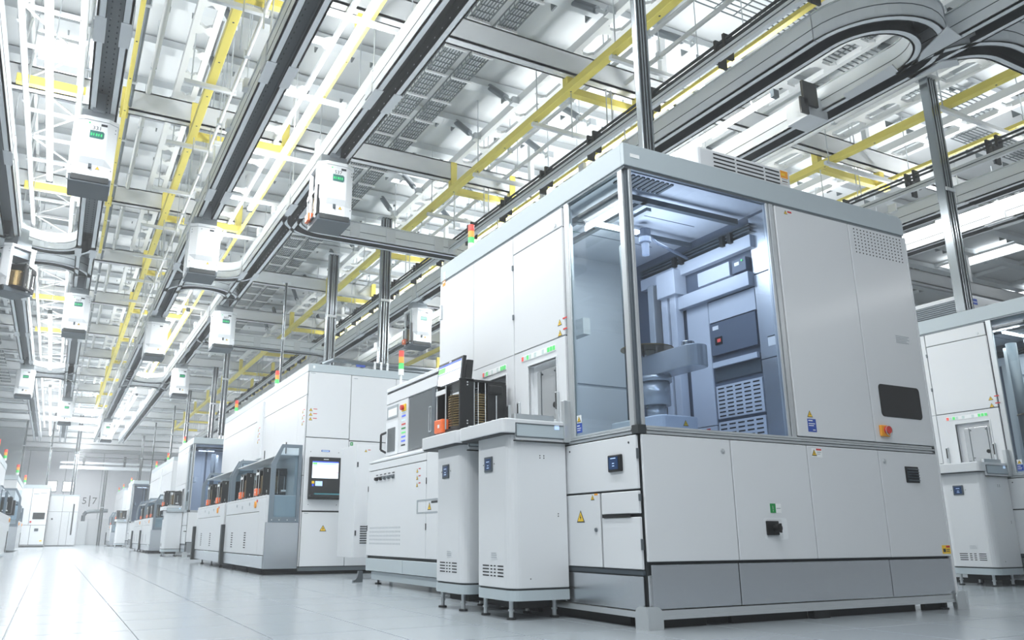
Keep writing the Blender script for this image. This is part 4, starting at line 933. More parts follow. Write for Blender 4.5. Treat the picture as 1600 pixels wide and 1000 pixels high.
# ---- left-hand row, seen from the front corner only
def left_table(label, y0, y1):
    t = thing('loading_table', label, 'loading table', (-1.2, y0, 0))
    b = MB(); b.box(-1.5, -1.01, y0, y1, .08, 1.0); build('body', b, 'white', t, bev=.004)
    b = MB(); b.box(-1.012, -1.0, y0 + .1, y1 - .5, .25, .80); build('front_panel', b, 'white2', t)
    b = MB(); b.box(-1.0, -.985, y1 - .9, y1 - .75, .1, .62); build('bumper_post', b, 'gap', t)
    for yy in (y0 + 1.4, y1 - .6):
        b = MB(); b.cyl((-1.01, yy, .9), (-.985, yy, .9), .05, 10); build('turn_knob', b, 'signorange', t)
    n = 0
    yy = y1 - .02
    while yy > y0:
        o_ = [(-1.48, 1.0), (-1.02, 1.0), (-1.02, 1.45), (-1.16, 1.68), (-1.48, 1.68)]; i_ = [(-1.43, 1.05), (-1.08, 1.05), (-1.08, 1.43), (-1.19, 1.62), (-1.43, 1.62)]
        b = MB(); b.ring(o_, i_, 'y', yy - .012, yy + .012); f = build('wing_frame', b, 'wframe', t)
        b = MB(); b.prism(i_, 'y', yy - .003, yy + .003); g = build('wing_pane', b, 'wingg', t); g.parent = f
        yy -= 2.6
    b = MB(); b.box(-1.04, -1.03, y0, y1, 1.0, 1.5); build('side_pane', b, 'wingg', t)
    for yy in (y0 + 1.2, y1 - 3.2, y1 - .9): 
        b = MB(); b.box(-1.05, -1.0, yy - .03, yy + .03, 1.0, 1.5); build('side_post', b, 'wframe', t)
    return t
left_table('white loading table cut by the left edge of the hall', 17.2, 25.2)
for k, y in enumerate((22.4, 24.2)):
    cdup('black cassette, %s of two behind the glass at the left edge' % ('nearer', 'farther')[k], (-1.1, y, 1.02), 'cassettes at the left edge')
left_table('second loading table on the left, with blue-grey glass end', 30.5, 35.5)
t = thing('loading_table_end', 'stainless and glass end of the second left loading table', 'loading table', (-1.1, 30.4, 0))
b = MB(); b.box(-1.5, -.98, 30.3, 30.4, .06, .85); build('end_panel', b, 'steelh', t); b = MB(); b.box(-1.5, -1.0, 30.33, 30.36, .85, 1.95); build('end_pane', b, 'wingg', t)
b = MB(); b.ring([(-1.52, .8), (-.98, .8), (-.98, 1.7), (-1.15, 2.0), (-1.52, 2.0)], [(-1.46, .88), (-1.05, .88), (-1.05, 1.68), (-1.18, 1.93), (-1.46, 1.93)], 'y', 30.28, 30.33); build('wing_frame', b, 'wframe', t)
t = thing('left_machine', 'tall white machine in the left row with signal tower', 'machine', (-1.8, 17, 0))
b = MB(); b.box(-4, -1.53, 14, 30, .1, 2.55); build('body', b, 'white', t, bev=.01)
b = MB(); b.box(-4.02, -1.515, 13.98, 30.02, 2.55, 2.72); build('fascia', b, 'fascia', t)
tower(t, -1.6, 26, 2.72, .3, .05, .05); tower(t, -1.55, 29, 2.72, .3, .05, .05)
t = thing('left_machine', 'second tall white machine of the left row, grey fascia, far away', 'machine', (-1.8, 38, 0))
b = MB(); b.box(-4, -1.40, 36, 43, .1, 2.6); build('body', b, 'white', t, bev=.01); b = MB(); b.box(-4.02, -1.38, 35.98, 43, 2.6, 2.78); build('fascia', b, 'fascia', t)
tower(t, -1.45, 36.4, 2.78, .34, .06, .05)
# end machine facing the camera
t = thing('end_machine', 'white end machine with dark screen facing the camera, far left', 'machine', (-.8, 44, 0))
Fe = Face('F', 44)
b = MB(); b.box(-2.2, -.27, 44.012, 50, .08, 2.7); build('carcass', b, 'gap', t); b = MB(); b.box(-2.22, -.25, 43.98, 50, 2.7, 2.86); build('fascia', b, 'fascia', t)
for a, c, z0, z1 in ((-2.2, -1.0, 1.0, 2.7), (-1.0, -.26, 1.0, 2.7), (-2.2, -.9, .1, 1.0), (-.9, -.26, .1, 1.0)): panel(Fe, 'front_panel', t, a, c, z0, z1, gap=.008)
b = MB(); Fe.box(b, -.86, -.36, 1.27, 1.57, .01, .03); build('dark_window', b, 'darkglass', t); b = MB(); Fe.box(b, -.72, -.55, .72, .85, .01, .03); build('louvre_vent', b, 'slate', t)
b = MB(); Fe.cyl(b, -.92, 1.15, .045, .01, .05); build('emergency_stop', b, 'signred', t); sticker(Fe, t, -.45, -.35, .25, .32, .014, [], 'signyel')
sticker(Fe, t, -.95, -.35, 2.4, 2.55, .014, [(.0, .4, .1, .3, 'print'), (.5, .45, .4, .3, 'print')], 'white2')
tower(t, -1.4, 44.3, 2.86, .36, .06, .05)
t = thing('end_cabinet', 'tall white double cabinet with dark vertical handle slot, far end', 'cabinet', (.4, 47, 0))
Fg = Face('F', 47)
b = MB(); b.box(-.22, 1.12, 47.012, 50, .04, 2.5); build('carcass', b, 'gap', t); b = MB(); b.box(-.24, 1.14, 46.98, 50, 2.5, 2.56); build('top_cap', b, 'fascia', t)
for a, c, z0, z1 in ((-.22, .38, 1.7, 2.5), (.38, 1.12, 1.7, 2.5), (-.22, .38, .05, 1.7), (.38, .72, .05, 1.7), (.72, 1.12, .05, 1.7)): panel(Fg, 'door', t, a, c, z0, z1, gap=.006)
b = MB(); Fg.box(b, .86, .93, .55, 2.1, .012, .03); build('handle_slot', b, 'gap', t); b = MB(); Fg.box(b, -.08, .0, 1.3, 1.38, .012, .02); build('lock', b, 'ink', t)
t = thing('duct_cabinet', 'low grey cabinet with bent duct against the far wall', 'cabinet', (1.7, 54, 0))
b = MB(); b.box(1.35, 1.85, 54, 54.6, 0, 1.35); build('body', b, 'rail', t); b = MB(); b.box(1.85, 3.2, 54.3, 55, 0, 1.5); build('side_box', b, 'white2', t)
b = MB(); b.tube([(1.6, 54.3, 1.35), (1.6, 54.3, 1.7), (1.75, 54.3, 1.9), (2.9, 54.3, 1.98)], .11, 10); build('duct', b, 'alud', t)

# ================================================================== OVERHEAD RAILS
RZ = 5.0; HW = .146
def rail(name, label, path, slotm='slot', ticks=False, plates=(), length_marks=True):
    t = thing(name, label, 'rail', (path[0][0], path[0][1], RZ))
    b = MB(); b.sweep(path, [(-HW, -HW + .02, RZ, RZ + .27), (HW - .02, HW, RZ, RZ + .27), (-HW, -.07, RZ, RZ + .016), (.07, HW, RZ, RZ + .016)]); build('housing', b, 'rail', t)
    b = MB(); b.sweep(path, [(-HW + .02, HW - .02, RZ + .24, RZ + .262), (-HW + .02, -HW + .035, RZ + .016, RZ + .24), (HW - .035, HW - .02, RZ + .016, RZ + .24)]); build('slot_lining', b, slotm, t)
    b = MB(); b.sweep(path, [(-HW - .003, -HW, RZ + .118, RZ + .126), (HW, HW + .003, RZ + .118, RZ + .126)]); build('seam', b, 'slate', t)
    b = MB(); b.sweep(path, [(-HW - .012, -HW + .02, RZ + .27, RZ + .285), (HW - .02, HW + .012, RZ + .27, RZ + .285)]); build('top_lip', b, 'alu', t)
    b = MB(); b.sweep(path, [(-.074, -.068, RZ - .004, RZ + .05), (.068, .074, RZ - .004, RZ + .05)]); build('guide_edge', b, 'gap', t)
    return t
def straight_fit(t, x, ys, ticks=None, hang=True, dots=None):
    pl = None
    for k, y in enumerate(ys):
        b = MB(); b.box(x - HW - .012, x - .06, y, y + .42, RZ - .008, RZ); b.box(x + .06, x + HW + .012, y, y + .42, RZ - .008, RZ); b.box(x - HW - .018, x - HW, y + .1, y + .3, RZ + .02, RZ + .26); b.box(x + HW, x + HW + .018, y + .1, y + .3, RZ + .02, RZ + .26); build('splice_plate', b, 'white2', t)
        if hang:
            b = MB(); b.cyl((x - .11, y + .2, RZ + .28), (x - .11, y + .2, 5.9), .008, 6); b.cyl((x + .11, y + .2, RZ + .28), (x + .11, y + .2, 5.9), .008, 6); b.box(x - .14, x + .14, y + .17, y + .23, RZ + .285, RZ + .33); build('hanger_rod', b, 'alu', t)
        for q in (1.0, 2.0):
            b = MB(); b.box(x - HW - .05, x - HW, y + q, y + q + .12, RZ + .24, RZ + .36); build('side_bracket', b, 'whitem', t)
    if ticks:
        b = MB(); y = ticks[0]
        while y < ticks[1]:
            b.add([(x + HW - .036, y, RZ + .06), (x + HW - .036, y + .05, RZ + .06), (x + HW - .036, y + .07, RZ + .14), (x + HW - .036, y + .05, RZ + .14)], [(0, 1, 2, 3)]); y += .17
        build('tick_marks', b, 'rail', t, kind='stuff')
    if dots:
        b = MB(); y = dots[0]
        while y < dots[1]:
            for u in (-.035, .035): b.box(x + u - .006, x + u + .006, y, y + .03, RZ + .238, RZ + .24)
            y += .10
        build('slot_holes', b, 'slate', t, kind='stuff')
XR1, XR2, XR3, XR4, XA, XC = 2.603, 1.487, -.046, -1.13, 5.97, 7.11
YS = [CY0 - 3.35 + i * PER for i in range(12)]
r = rail('overhead_rail', 'overhead rail with black slot above the loading stands, carrying vehicle 537', [(XR1, -1), (XR1, 44)]); straight_fit(r, XR1, YS, ticks=(3, 22))
r = rail('overhead_rail', 'overhead rail with grey slot left of the long lamp, carrying the unnumbered vehicle', [(XR2, -1), (XR2, 44)], 'slotm'); straight_fit(r, XR2, YS, dots=(4, 12))
r = rail('overhead_rail', 'overhead rail with perforated grey slot carrying vehicle 331', [(XR3, -1), (XR3, 45)], 'slotg'); straight_fit(r, XR3, YS, dots=(5, 14))
r = rail('overhead_rail', 'leftmost overhead rail, cut by the left edge of the photo', [(XR4, -1), (XR4, 45)], 'slotg'); straight_fit(r, XR4, YS)
r = rail('overhead_rail', 'overhead rail that leaves the loop above the nearest machine and runs to the back', [(XA, 4.35), (XA, 44)]); straight_fit(r, XA, [y for y in YS if y > 4])
r = rail('overhead_rail', 'overhead rail running past the loop at the upper right corner', [(XC, -2), (XC, 30)]); straight_fit(r, XC, [1.2] + [y for y in YS if y > 4])
r = rail('rail_loop', 'half-round rail loop at the upper right, joining two parallel rails', arc(6.54, 4.35, .57, 180, 360, 20))
for pts in ([(6.72, 3.62), (7.0, 3.66), (7.0, 4.1), (6.9, 4.0)], [(7.24, 4.3), (7.3, 4.1), (7.42, 3.95), (7.3, 3.9), (7.2, 4.0)], [(6.82, 4.25), (6.98, 4.3), (7.0, 4.9), (6.86, 4.85)]):
    b = MB(); b.prism(pts, 'z', RZ - .02, RZ - .006); build('switch_plate', b, 'white2', r)
r = rail('rail_branch', 'curved rail branch leaving to the right at the upper right corner', arc(7.68, 4.2, .57, 180, 270, 12) + [(11.5, 3.63)])
for k, x in enumerate((10.95, 12.1)):
    r = rail('overhead_rail', ('overhead rail above the right-edge machine, left of the bright lamp', 'overhead rail above the right-edge machine, right of the bright lamp')[k], [(x, 4), (x, 34)], 'slotg'); straight_fit(r, x, [6, 9.3, 12.6])
def cross(label, y, xa=XR1, xb=XA):
    p = arc(xa + .55, y - .55, .55, 180, 90, 10) + arc(xb - .55, y + .55, .55, 270, 360, 10)
    return rail('cross_rail', label, p)
r = cross('cross rail swinging from the first rail to the right, beneath vehicle 537', 11.42)
for x in (3.6, 4.2, 5.05, 5.3):
    b = MB(); b.box(x, x + .16, 11.42 - HW - .012, 11.42 - HW, RZ + .03, RZ + .25); build('splice_plate', b, 'white2', r)
r = cross('second cross rail to the right, above the screen machine', 19.7)
for x in (3.9, 4.9):
    b = MB(); b.box(x, x + .16, 19.7 - HW - .012, 19.7 - HW, RZ + .03, RZ + .25); build('splice_plate', b, 'white2', r)
def uturn(label, xa, xb, y, far):
    c = (xa + xb) / 2; R_ = (xb - xa) / 2
    p = [(xa, y)] + arc(c, y, R_, 180, 0, 18) if far else [(xb, y)] + arc(c, y, R_, 0, -180, 18)
    return rail('turn_rail', label, p)
for k, y in enumerate((13.6, 25.0)):
    nm = ('nearer', 'farther')[k]
    uturn('%s half-round turn rail between the two left rails, bulging away' % nm, XR4, XR3, y, True)
    uturn('%s half-round turn rail between the two left rails, bulging towards the camera' % nm, XR4, XR3, y + 1.75, False)
    uturn('%s half-round turn rail between the two middle rails, bulging away' % nm, XR2, XR1, y + .25, True)
    uturn('%s half-round turn rail between the two middle rails, bulging towards the camera' % nm, XR2, XR1, y + 2.0, False)
# high cross rail at the back with dark hangers
t = thing('back_rail', 'white rail crossing the hall at the far end with dark hangers', 'rail', (5, 50, 4.3))
b = MB(); b.box(0, 14, 50, 50.25, 4.1, 4.28); b.box(0, 14, 50, 50.25, 4.4, 4.5); build('beam', b, 'rail', t); b = MB(); b.box(.8, 14, 50.05, 50.1, 4.75, 4.79); build('bus_bar', b, 'gap', t)
for x in (1.1, 3.2, 4.1, 5.4, 7.3, 9.5):
    b = MB(); b.box(x, x + .12, 49.95, 50.15, 4.3, 4.85); build('hanger', b, 'gap', t)

# ================================================================== OVERHEAD VEHICLES
def vehicle(label, x, y, num=None, display=True, yaw=0, plain=False):
    # faces -y; front at y
    t = thing('overhead_vehicle', label, 'hoist vehicle', (x, y, 4.15), 'hoist vehicles on the overhead rails')
    W, LV = .212, .50
    def cover(sg, yb, name):
        lv = [(4.16, .0), (4.29, .0), (4.36, -.035), (4.76, -.035), (4.79, -.03)]
        vs, fs = [], []
        for z, e in lv:
            prof = [(-W, .09), (-W + .0, .05), (-.115, .0 + e + .02), (.115, .0 + e + .02), (W, .05), (W, .09)]
            vs += [(x + px * sg, yb + (py if sg > 0 else -py), z) for px, py in prof]
        n = 6
        for i in range(len(lv) - 1):
            for k in range(n): fs.append((i * n + k, i * n + (k + 1) % n, (i + 1) * n + (k + 1) % n, (i + 1) * n + k))
        fs += [tuple(range(n))[::-1], tuple(range((len(lv) - 1) * n, len(lv) * n))]
        b = MB(); b.add(vs, fs); o = build(name, b, 'ohtw', t, bev=.008); return o
    fc = cover(1, y, 'front_cover'); cover(-1, y + LV, 'rear_cover')
    b = MB(); b.prism([(x - W - .01, y + .05), (x - .12, y - .02), (x + .12, y - .02), (x + W + .01, y + .05), (x + W + .01, y + LV - .05), (x + .12, y + LV + .02), (x - .12, y + LV + .02), (x - W - .01, y + LV - .05)], 'z', 4.79, 4.83); build('top_plate', b, 'rail', t)
    b = MB(); b.box(x - .16, x + .16, y + .16, y + LV - .10, 4.83, 4.99); b.box(x - .06, x + .06, y + .1, y + LV - .1, 4.97, 5.18); build('carriage', b, 'slotg', t)
    b = MB(); b.box(x - W + .01, x + W - .01, y + .03, y + LV - .03, 4.08, 4.15); build('base_tray', b, 'slate', t, bev=.006)
    b = MB(); b.box(x - W + .03, x + W - .03, y + .02, y + .12, 4.10, 4.17); build('bumper', b, 'gap', t, bev=.01)
    for xa, xb_, ya in ((x - W, x - W + .03, y + LV - .12), (x + W - .03, x + W, y + LV - .12), (x - W - .01, x - W + .012, y + .10)):
        b = MB(); b.box(xa, xb_, ya, ya + .035, 4.13, 4.79); build('side_frame', b, 'rail', t)
    b = MB(); b.box(x - .17, x + .17, y + .06, y + LV - .06, 4.66, 4.78); build('hoist', b, 'alud', t)
    yf = y - .0155; F_ = Face('F', yf)
    def fb(n, a, c, z0, z1, m, d0=0, d1=.003, par=None):
        q = build(n, F_.box(MB(), x + a, x + c, z0, z1, d0, d1), m, t); q.parent = par or fc; return q
    fb('sensor_window', .045, .105, 4.735, 4.76, 'ink')
    if display:
        d = build('display', F_.poly(MB(), [(x - .055, 4.585), (x + .07, 4.585), (x + .085, 4.60), (x + .085, 4.655), (x + .07, 4.67), (x - .055, 4.67)], 0, .004), 'dispg', t); d.parent = fc
        q = MB()
        for i, ww in enumerate((.014, .010, .016, .012, .014)): F_.box(q, x - .045 + i * .024, x - .045 + i * .024 + ww, 4.61, 4.64, .004, .005)
        q = build('display_text', q, 'dispt', t); q.parent = fc
    fb('indicator', -.075, -.06, 4.745, 4.76, 'dispt' if display else 'print')
    q = MB()
    for xx in (-.19, .19):
        for zz in (4.74, 4.70, 4.26): q.cyl((x + xx, y + .047 - .01, zz), (x + xx, y + .03, zz), .005, 8)
    q = build('screw', q, 'ink', t); q.parent = fc
    zt = 4.265; Ft = Face('F', y + .02)
    if not plain:
        q = MB(); Ft.box(q, x - .03, x + .0, zt - .02, zt + .03, .0, .02); q.cyl((x - .015, y + .02, zt - .005), (x - .015, y - .01, zt - .005), .012, 10); q = build('socket', q, 'slate', t); q.parent = fc
        q = MB(); Ft.box(q, x - .09, x - .04, zt + .035, zt + .04, 0, .002); q = build('socket_label', q, 'ink', t); q.parent = fc
    q = hazard(Ft, t, x + .06, zt, .04, 0); q.parent = fc
    if num:
        o = text('number', num, t, (x + .01, yf - .0005, 4.70), .062, RF, 'ink'); o.parent = fc
    return t
v1 = vehicle('white hoist vehicle numbered 331 at the upper left', XR3 - .04, 8.68, '331')
v2 = vehicle('white hoist vehicle numbered 537 left of the nearest machine', XR1 - .07, 8.53, '537')
v3 = vehicle('large white hoist vehicle without number, left of vehicle 537', XR2 - .02, 11.3, None, False, plain=True)
vehicle('white hoist vehicle numbered 007 on the perforated rail behind 331', XR3 - .02, 15.9, '007')
vehicle('white hoist vehicle over the second cross rail, behind vehicle 537 on its rail', XR1 - .02, 15.9, '007')
vehicle('plain pale hoist vehicle without display, second on the grey-slot rail', XR2 - .02, 17.4, None, False, plain=True)
vehicle('white hoist vehicle with display at the far left rail, beyond the turn rail', XR4 + .02, 24.2, None)
vehicle('white hoist vehicle with display, third on the rail of vehicle 537', XR1, 22.2, None)
vehicle('small grey-white hoist vehicle with display, third on the perforated rail', XR3, 29.6, None)
vehicle('smallest hoist vehicle with display, farthest on the grey-slot rail', XR2, 34.5, None)
v11 = vehicle('white hoist vehicle numbered 511 behind the near machine, at its left corner', XA + .03, 13.9, '511')
# the vehicle on the left turn, seen from its open side: turned about the vertical
v12 = vehicle('hoist vehicle turning on the left rail, its open side showing a carried cassette', 0, 0, None)
v12.location = (-1.22, 13.55, 4.15); v12.rotation_euler = (0, 0, math.radians(-52))
for ob, loc, lb in ((v2, (XR1 - .09, 8.78, 4.155), 'black cassette with orange latch carried by the hoist vehicle over the cross rail'), (v11, (XA, 14.15, 4.155), 'black cassette with orange latch in the hoist vehicle beside the corner of the nearest machine'), (v12, (-.95, 13.66, 4.155), 'black cassette with orange latch carried by the turning vehicle at the left')):
    c = dup(cas0, Vector(loc) - cas0.location, lb, 'cassettes carried by hoist vehicles')
    if ob is v12: c.rotation_euler = (0, 0, math.radians(70))

# ================================================================== LAMPS, YELLOW STRUTS, TRAYS, LADDERS, POLES
def tube_lamp(label, x, y0, y1, z=5.03, wdt=.07):
    t = thing('tube_lamp', label, 'lamp', (x, (y0 + y1) / 2, z))
    b = MB(); b.prism(rrect(x - wdt / 2, x + wdt / 2, z - .03, z + .03, .025), 'y', y0, y1); build('tube', b, 'lamp', t)
    b = MB(); b.box(x - .04, x + .04, y0 - .05, y0, z - .035, z + .05); b.box(x - .04, x + .04, y1, y1 + .05, z - .035, z + .05); build('end_cap', b, 'alud', t)
    y = y0 + .3
    while y < y1:
        b = MB(); b.cyl((x, y, z + .03), (x, y, CZ - .11), .006, 6); build('hanger_rod', b, 'alu', t); y += PER
    return t
tube_lamp('long bright tube lamp between the two left rails', -.57, 1.5, 11.1); tube_lamp('second tube lamp between the two left rails, farther back', -.57, 18.4, 25); tube_lamp('third tube lamp between the two left rails, at the far end', -.57, 28, 42)
tube_lamp('long bright tube lamp between the two middle rails', 1.98, 1.5, 10.9); tube_lamp('second tube lamp between the two middle rails', 1.98, 16.9, 25); tube_lamp('far tube lamp between the two middle rails', 1.98, 28.5, 42)
tube_lamp('bright tube lamp between the rails inside the upper right loop', 6.33, 5.3, 12.5, 5.06, .08)
tube_lamp('lamp band behind the camera, mirrored in the doors of the nearest machine', 13.8, -4.4, 0, 5.06, .3)
tube_lamp('broad bright lamp band above the right-edge machine', 11.55, 4.2, 24, 5.06, .32)

def yellow(label, x, y0, y1, z=5.70, hw=.05, arm_len=1.1, first=CY0 + .1, step=PER * .975, flip=1):
    t = thing('yellow_beam', label, 'beam', (x, y0, z))
    b = MB(); b.box(x - hw, x + hw, y0, y1, z, z + .10 if hw > .04 else z + .05); build('beam', b, 'yellow', t, bev=.006)
    b = MB(); y = y0 + .5
    while y < min(y1, 26): b.cyl((x, y, z - .001), (x, y, z), .012, 8); y += .82
    build('bolt_holes', b, 'ink', t)
    y = first
    while y < y1:
        b = MB(); b.box(x - .05, x + .05, y - .03, y + .07, z + .10, 6.2); build('bracket', b, 'yellow', t)
        if arm_len:
            b = MB(); b.box(*sorted((x + .05 * flip, x + arm_len * flip)), y, y + .09, z + .005, z + .095); build('arm', b, 'yellow', t)
            b = MB(); b.cyl((x + .02, y, z), (x + .02, y, RZ + .1), .008, 6); build('rod', b, 'alu', t); b = MB(); b.cyl((x + arm_len * flip * .5, y, CZ - .115), (x + arm_len * flip * .5, y, z - .3), .008, 6); build('rod', b, 'alu', t); b = MB(); b.cyl((x + arm_len * flip * .5 + .08, y, CZ - .115), (x + arm_len * flip * .5 + .08, y, z - .3), .008, 6); build('rod', b, 'alu', t)
        y += step
    return t
yellow('yellow beam running above the nearest machine to the back', 4.965, 2.5, 44)
yellow('yellow beam left of the middle rails with short side arms', 1.06, 3, 38, arm_len=.45)
yellow('thin yellow beam right of the perforated rail', .19, 3, 16, arm_len=0, hw=.025)
yellow('yellow beam beyond the loop at the right, with cross arm', 9.41, 2.5, 26, first=7.2, arm_len=1.6)
yellow('yellow strip half hidden behind the rail right of the near machine', 5.98 + .05, 3, 30, z=5.52, arm_len=0, hw=.035)
yellow('lower yellow strip at the far right', 10.7, 3, 26, arm_len=0, hw=.03)
yellow('yellow beam half hidden behind the lamp of the middle rails', 2.30, 3, 30, z=5.6, arm_len=0, hw=.02)
for k, y in enumerate((9.8, 13.1, 16.4, 19.7, 23.0)):
    t = thing('yellow_crossbar', '%s yellow crossbar over the lamp of the left rails' % ORD[k], 'beam', (-.57, y, 5.7))
    b = MB(); b.box(-1.0, .1, y, y + .09, 5.65, 5.76); build('bar', b, 'yellow', t, bev=.005)
    b = MB(); b.box(-.35, -.22, y - .02, y, 5.55, 5.64); b.box(-.18, -.05, y - .02, y, 5.55, 5.64); build('clip', b, 'whitem', t)
    t = thing('yellow_crossbar', '%s yellow crossbar over the lamp of the middle rails' % ORD[k], 'beam', (2.05, y + .4, 5.7))
    b = MB(); b.box(1.65, 2.35, y + .4, y + .49, 5.65, 5.76); build('bar', b, 'yellow', t, bev=.005)

def ladder(label, x0, x1, y0, y1, z=6.3, step=.56, m='whitem', wd=.075, name='ladder_channel', holes=True):
    t = thing(name, label, 'channel', ((x0 + x1) / 2, y0, z))
    for x in (x0, x1):
        b = MB(); b.box(x - wd / 2, x + wd / 2, y0, y1, z, z + .05); b.box(x - wd / 2 if x == x0 else x + wd / 2 - .01, x - wd / 2 + .01 if x == x0 else x + wd / 2, y0, y1, z + .05, z + .12); build('side_rail', b, m, t)
    y = y0 + .1; n = 0; me = None
    while y < y1:
        if me is None:
            b = MB(); yy = y
            b.prism([(x0, y), (x0 + .06, y), (x0 + .10, y + .05), (x1 - .10, y + .05), (x1 - .06, y), (x1, y), (x1, y + .19), (x1 - .06, y + .19), (x1 - .1, y + .14), (x0 + .1, y + .14), (x0 + .06, y + .19), (x0, y + .19)], 'z', z + .002, z + .04)
            me = build('rung', b, m, t); y_ = y
        else:
            o = me.copy(); COL.objects.link(o); o.parent = t; o.location = (0, y - y_, 0)
        y += step
    return t
ladder('white perforated channel above the near machine, right of the wire trays', 5.09, 5.36, 2.5, 40)
ladder('white perforated channel left of the yellow beam with short arms', .80, 1.02, 3, 40)
ladder('white perforated channel right of the loop, under the ceiling', 9.6, 9.95, 2.5, 26)
ladder('second white perforated channel at the right, beyond the yellow beam', 10.95, 11.3, 2.5, 26)
ladder('white perforated channel between the two right-hand loop rails', 7.9, 8.25, 3.5, 26)
ladder('white ladder frame over the lamp of the middle rails', 1.8, 2.12, 3, 40, 5.75, 1.1, 'whitem', .05, 'ladder_channel')
def conduit(label, x, z, y0=2, y1=42, r=.022, m='whitem'):
    t = thing('conduit', label, 'conduit', (x, y0, z))
    b = MB(); b.cyl((x, y0, z), (x, y1, z), r, 10); build('pipe', b, m, t, smooth=True)
    y = y0 + 1; c0 = None
    while y < y1:
        if c0 is None:
            b = MB(); b.box(x - .035, x + .035, y, y + .05, z - .03, z + .05); b.cyl((x, y + .02, z), (x, y + .02, CZ - .115), .006, 6); c0 = build('clip', b, 'alu', t); yc = y
        else: o = c0.copy(); COL.objects.link(o); o.parent = t; o.location = (0, y - yc, 0)
        y += PER / 2
conduit('white conduit right of the short-armed yellow beam', 1.30, 5.65); conduit('grey conduit beside the thin yellow beam', .25, 5.95, m='alud'); conduit('white conduit left of the first tube lamp', -.86, 5.4, r=.03); conduit('white conduit right of the first tube lamp', -.30, 5.35, r=.03)
conduit('white conduit right of the black bus bar', 5.75, 6.0, r=.03); conduit('thin white conduit left of the loop', 5.62, 6.25, r=.03); conduit('white conduit far right of the loop', 8.75, 5.9, r=.03); conduit('thin pipe along the left edge', -1.45, 5.7); conduit('pale pipe between perforated rail and yellow beam', .45, 6.2, r=.035)

def wire_tray(label, x0, x1, y0, y1, z=6.42):
    t = thing('wire_tray', label, 'cable tray', ((x0 + x1) / 2, y0, z))
    for x in (x0, x1):
        b = MB(); b.box(x - .008, x + .008, y0, y1, z, z + .012); b.box(x - .008, x + .008, y0, y1, z + .07, z + .082); build('edge_wire', b, 'tray', t)
    n = 6
    for i in range(1, n):
        x = x0 + (x1 - x0) * i / n; b = MB(); b.box(x - .005, x + .005, y0, y1, z + .004, z + .014); build('long_wire', b, 'tray', t)
    b = MB(); y = y0
    while y < y1: b.box(x0, x1, y, y + .01, z - .004, z + .006); b.box(x0, x0 + .008, y, y + .01, z, z + .08); b.box(x1 - .008, x1, y, y + .01, z, z + .08); y += .115
    build('cross_wires', b, 'tray', t, kind='stuff')
    b = MB(); y = y0 + .4
    while y < y1: b.box(x0 - .03, x1 + .03, y, y + .03, z - .03, z - .004); y += .62
    build('support_bars', b, 'whitem', t)
    b = MB(); b.box(x0 + .03, x1 - .03, y0, y1, z + .02, z + .035); build('cable_bed', b, 'rail', t)
wire_tray('left one of the two parallel wire cable trays beside the first rail', 3.67, 3.91, 2.5, 24); wire_tray('right one of the two parallel wire cable trays beside the first rail', 4.05, 4.28, 2.5, 24)
def wire_cross(label, x0, x1, y0, y1, z=6.5):
    t = thing('wire_tray', label, 'cable tray', ((x0 + x1) / 2, y0, z))
    for i in range(8):
        y = y0 + (y1 - y0) * i / 7; b = MB(); b.box(x0, x1, y - .006, y + .006, z, z + .012); build('long_wire', b, 'tray', t)
    b = MB(); x = x0
    while x < x1: b.box(x, x + .012, y0, y1, z - .006, z + .004); x += .3
    build('cross_wires', b, 'tray', t, kind='stuff')
wire_cross('wire tray crossing near the pole above the machine', 5.6, 8.4, 5.35, 5.9); wire_cross('wire tray crossing behind the right-hand pole', 8.2, 11.5, 5.6, 6.1); wire_cross('wire tray crossing at the right edge', 11.8, 15, 6.2, 6.6); wire_cross('wire tray crossing above the trays at the top', 5.2, 7.0, 3.9, 4.25)
wire_tray('wire tray hanging by the wall at the left edge', -2.3, -2.0, 16, 34, 6.0)

# bus bars with black brackets beside the rail
def bus(label, x, y0, y1, z=5.30):
    t = thing('bus_bar', label, 'bus bar', (x, y0, z))
    for dz in (0, .055):
        b = MB(); b.box(x - .012, x + .012, y0, y1, z + dz, z + dz + .022); build('bar', b, 'gap', t)
    b = MB(); b.box(x - .16, x - .11, y0, y1, z - .24, z - .15); build('carrier', b, 'white2', t); b = MB(); b.box(x - .165, x - .16, y0, y1, z - .2, z - .19); build('carrier_groove', b, 'slate', t)
    y = y0 + .35; me = None
    while y < y1:
        if me is None:
            b = MB(); b.box(x - .03, x + .09, y, y + .03, z - .16, z + .12); b.box(x - .12, x - .02, y, y + .025, z - .3, z - .06); b.box(x - .12, x + .09, y + .005, y + .02, z - .13, z - .1); me = build('bracket', b, 'black', t); y_ = y
            b = MB(); b.box(x - .03, x + .08, y + .12, y + .15, z - .16, z + .11); me2 = build('bracket', b, 'black', t)
        else:
            for q in (me, me2): o = q.copy(); COL.objects.link(o); o.parent = t; o.location = (0, y - y_, 0)
        y += 1.13
bus('black bus bar with black brackets beside the rail over the near machine', 5.48, 3.6, 34); bus('black bus bar with black brackets at the far right', 10.1, 3.6, 26)
for k, x in enumerate((6.55,)):
    t = thing('bus_box', 'black and white junction box between the loop rails', 'box', (x + .2, 4.9, 5.2))
    b = MB(); b.box(x + .08, x + .30, 5.15, 5.18, 4.98, 5.26); b.box(x + .02, x + .14, 5.15, 5.17, 4.86, 5.05); build('plate', b, 'black', t); b = MB(); b.box(x + .2, x + .5, 5.2, 5.5, 4.9, 5.15); build('box', b, 'white2', t, bev=.005)

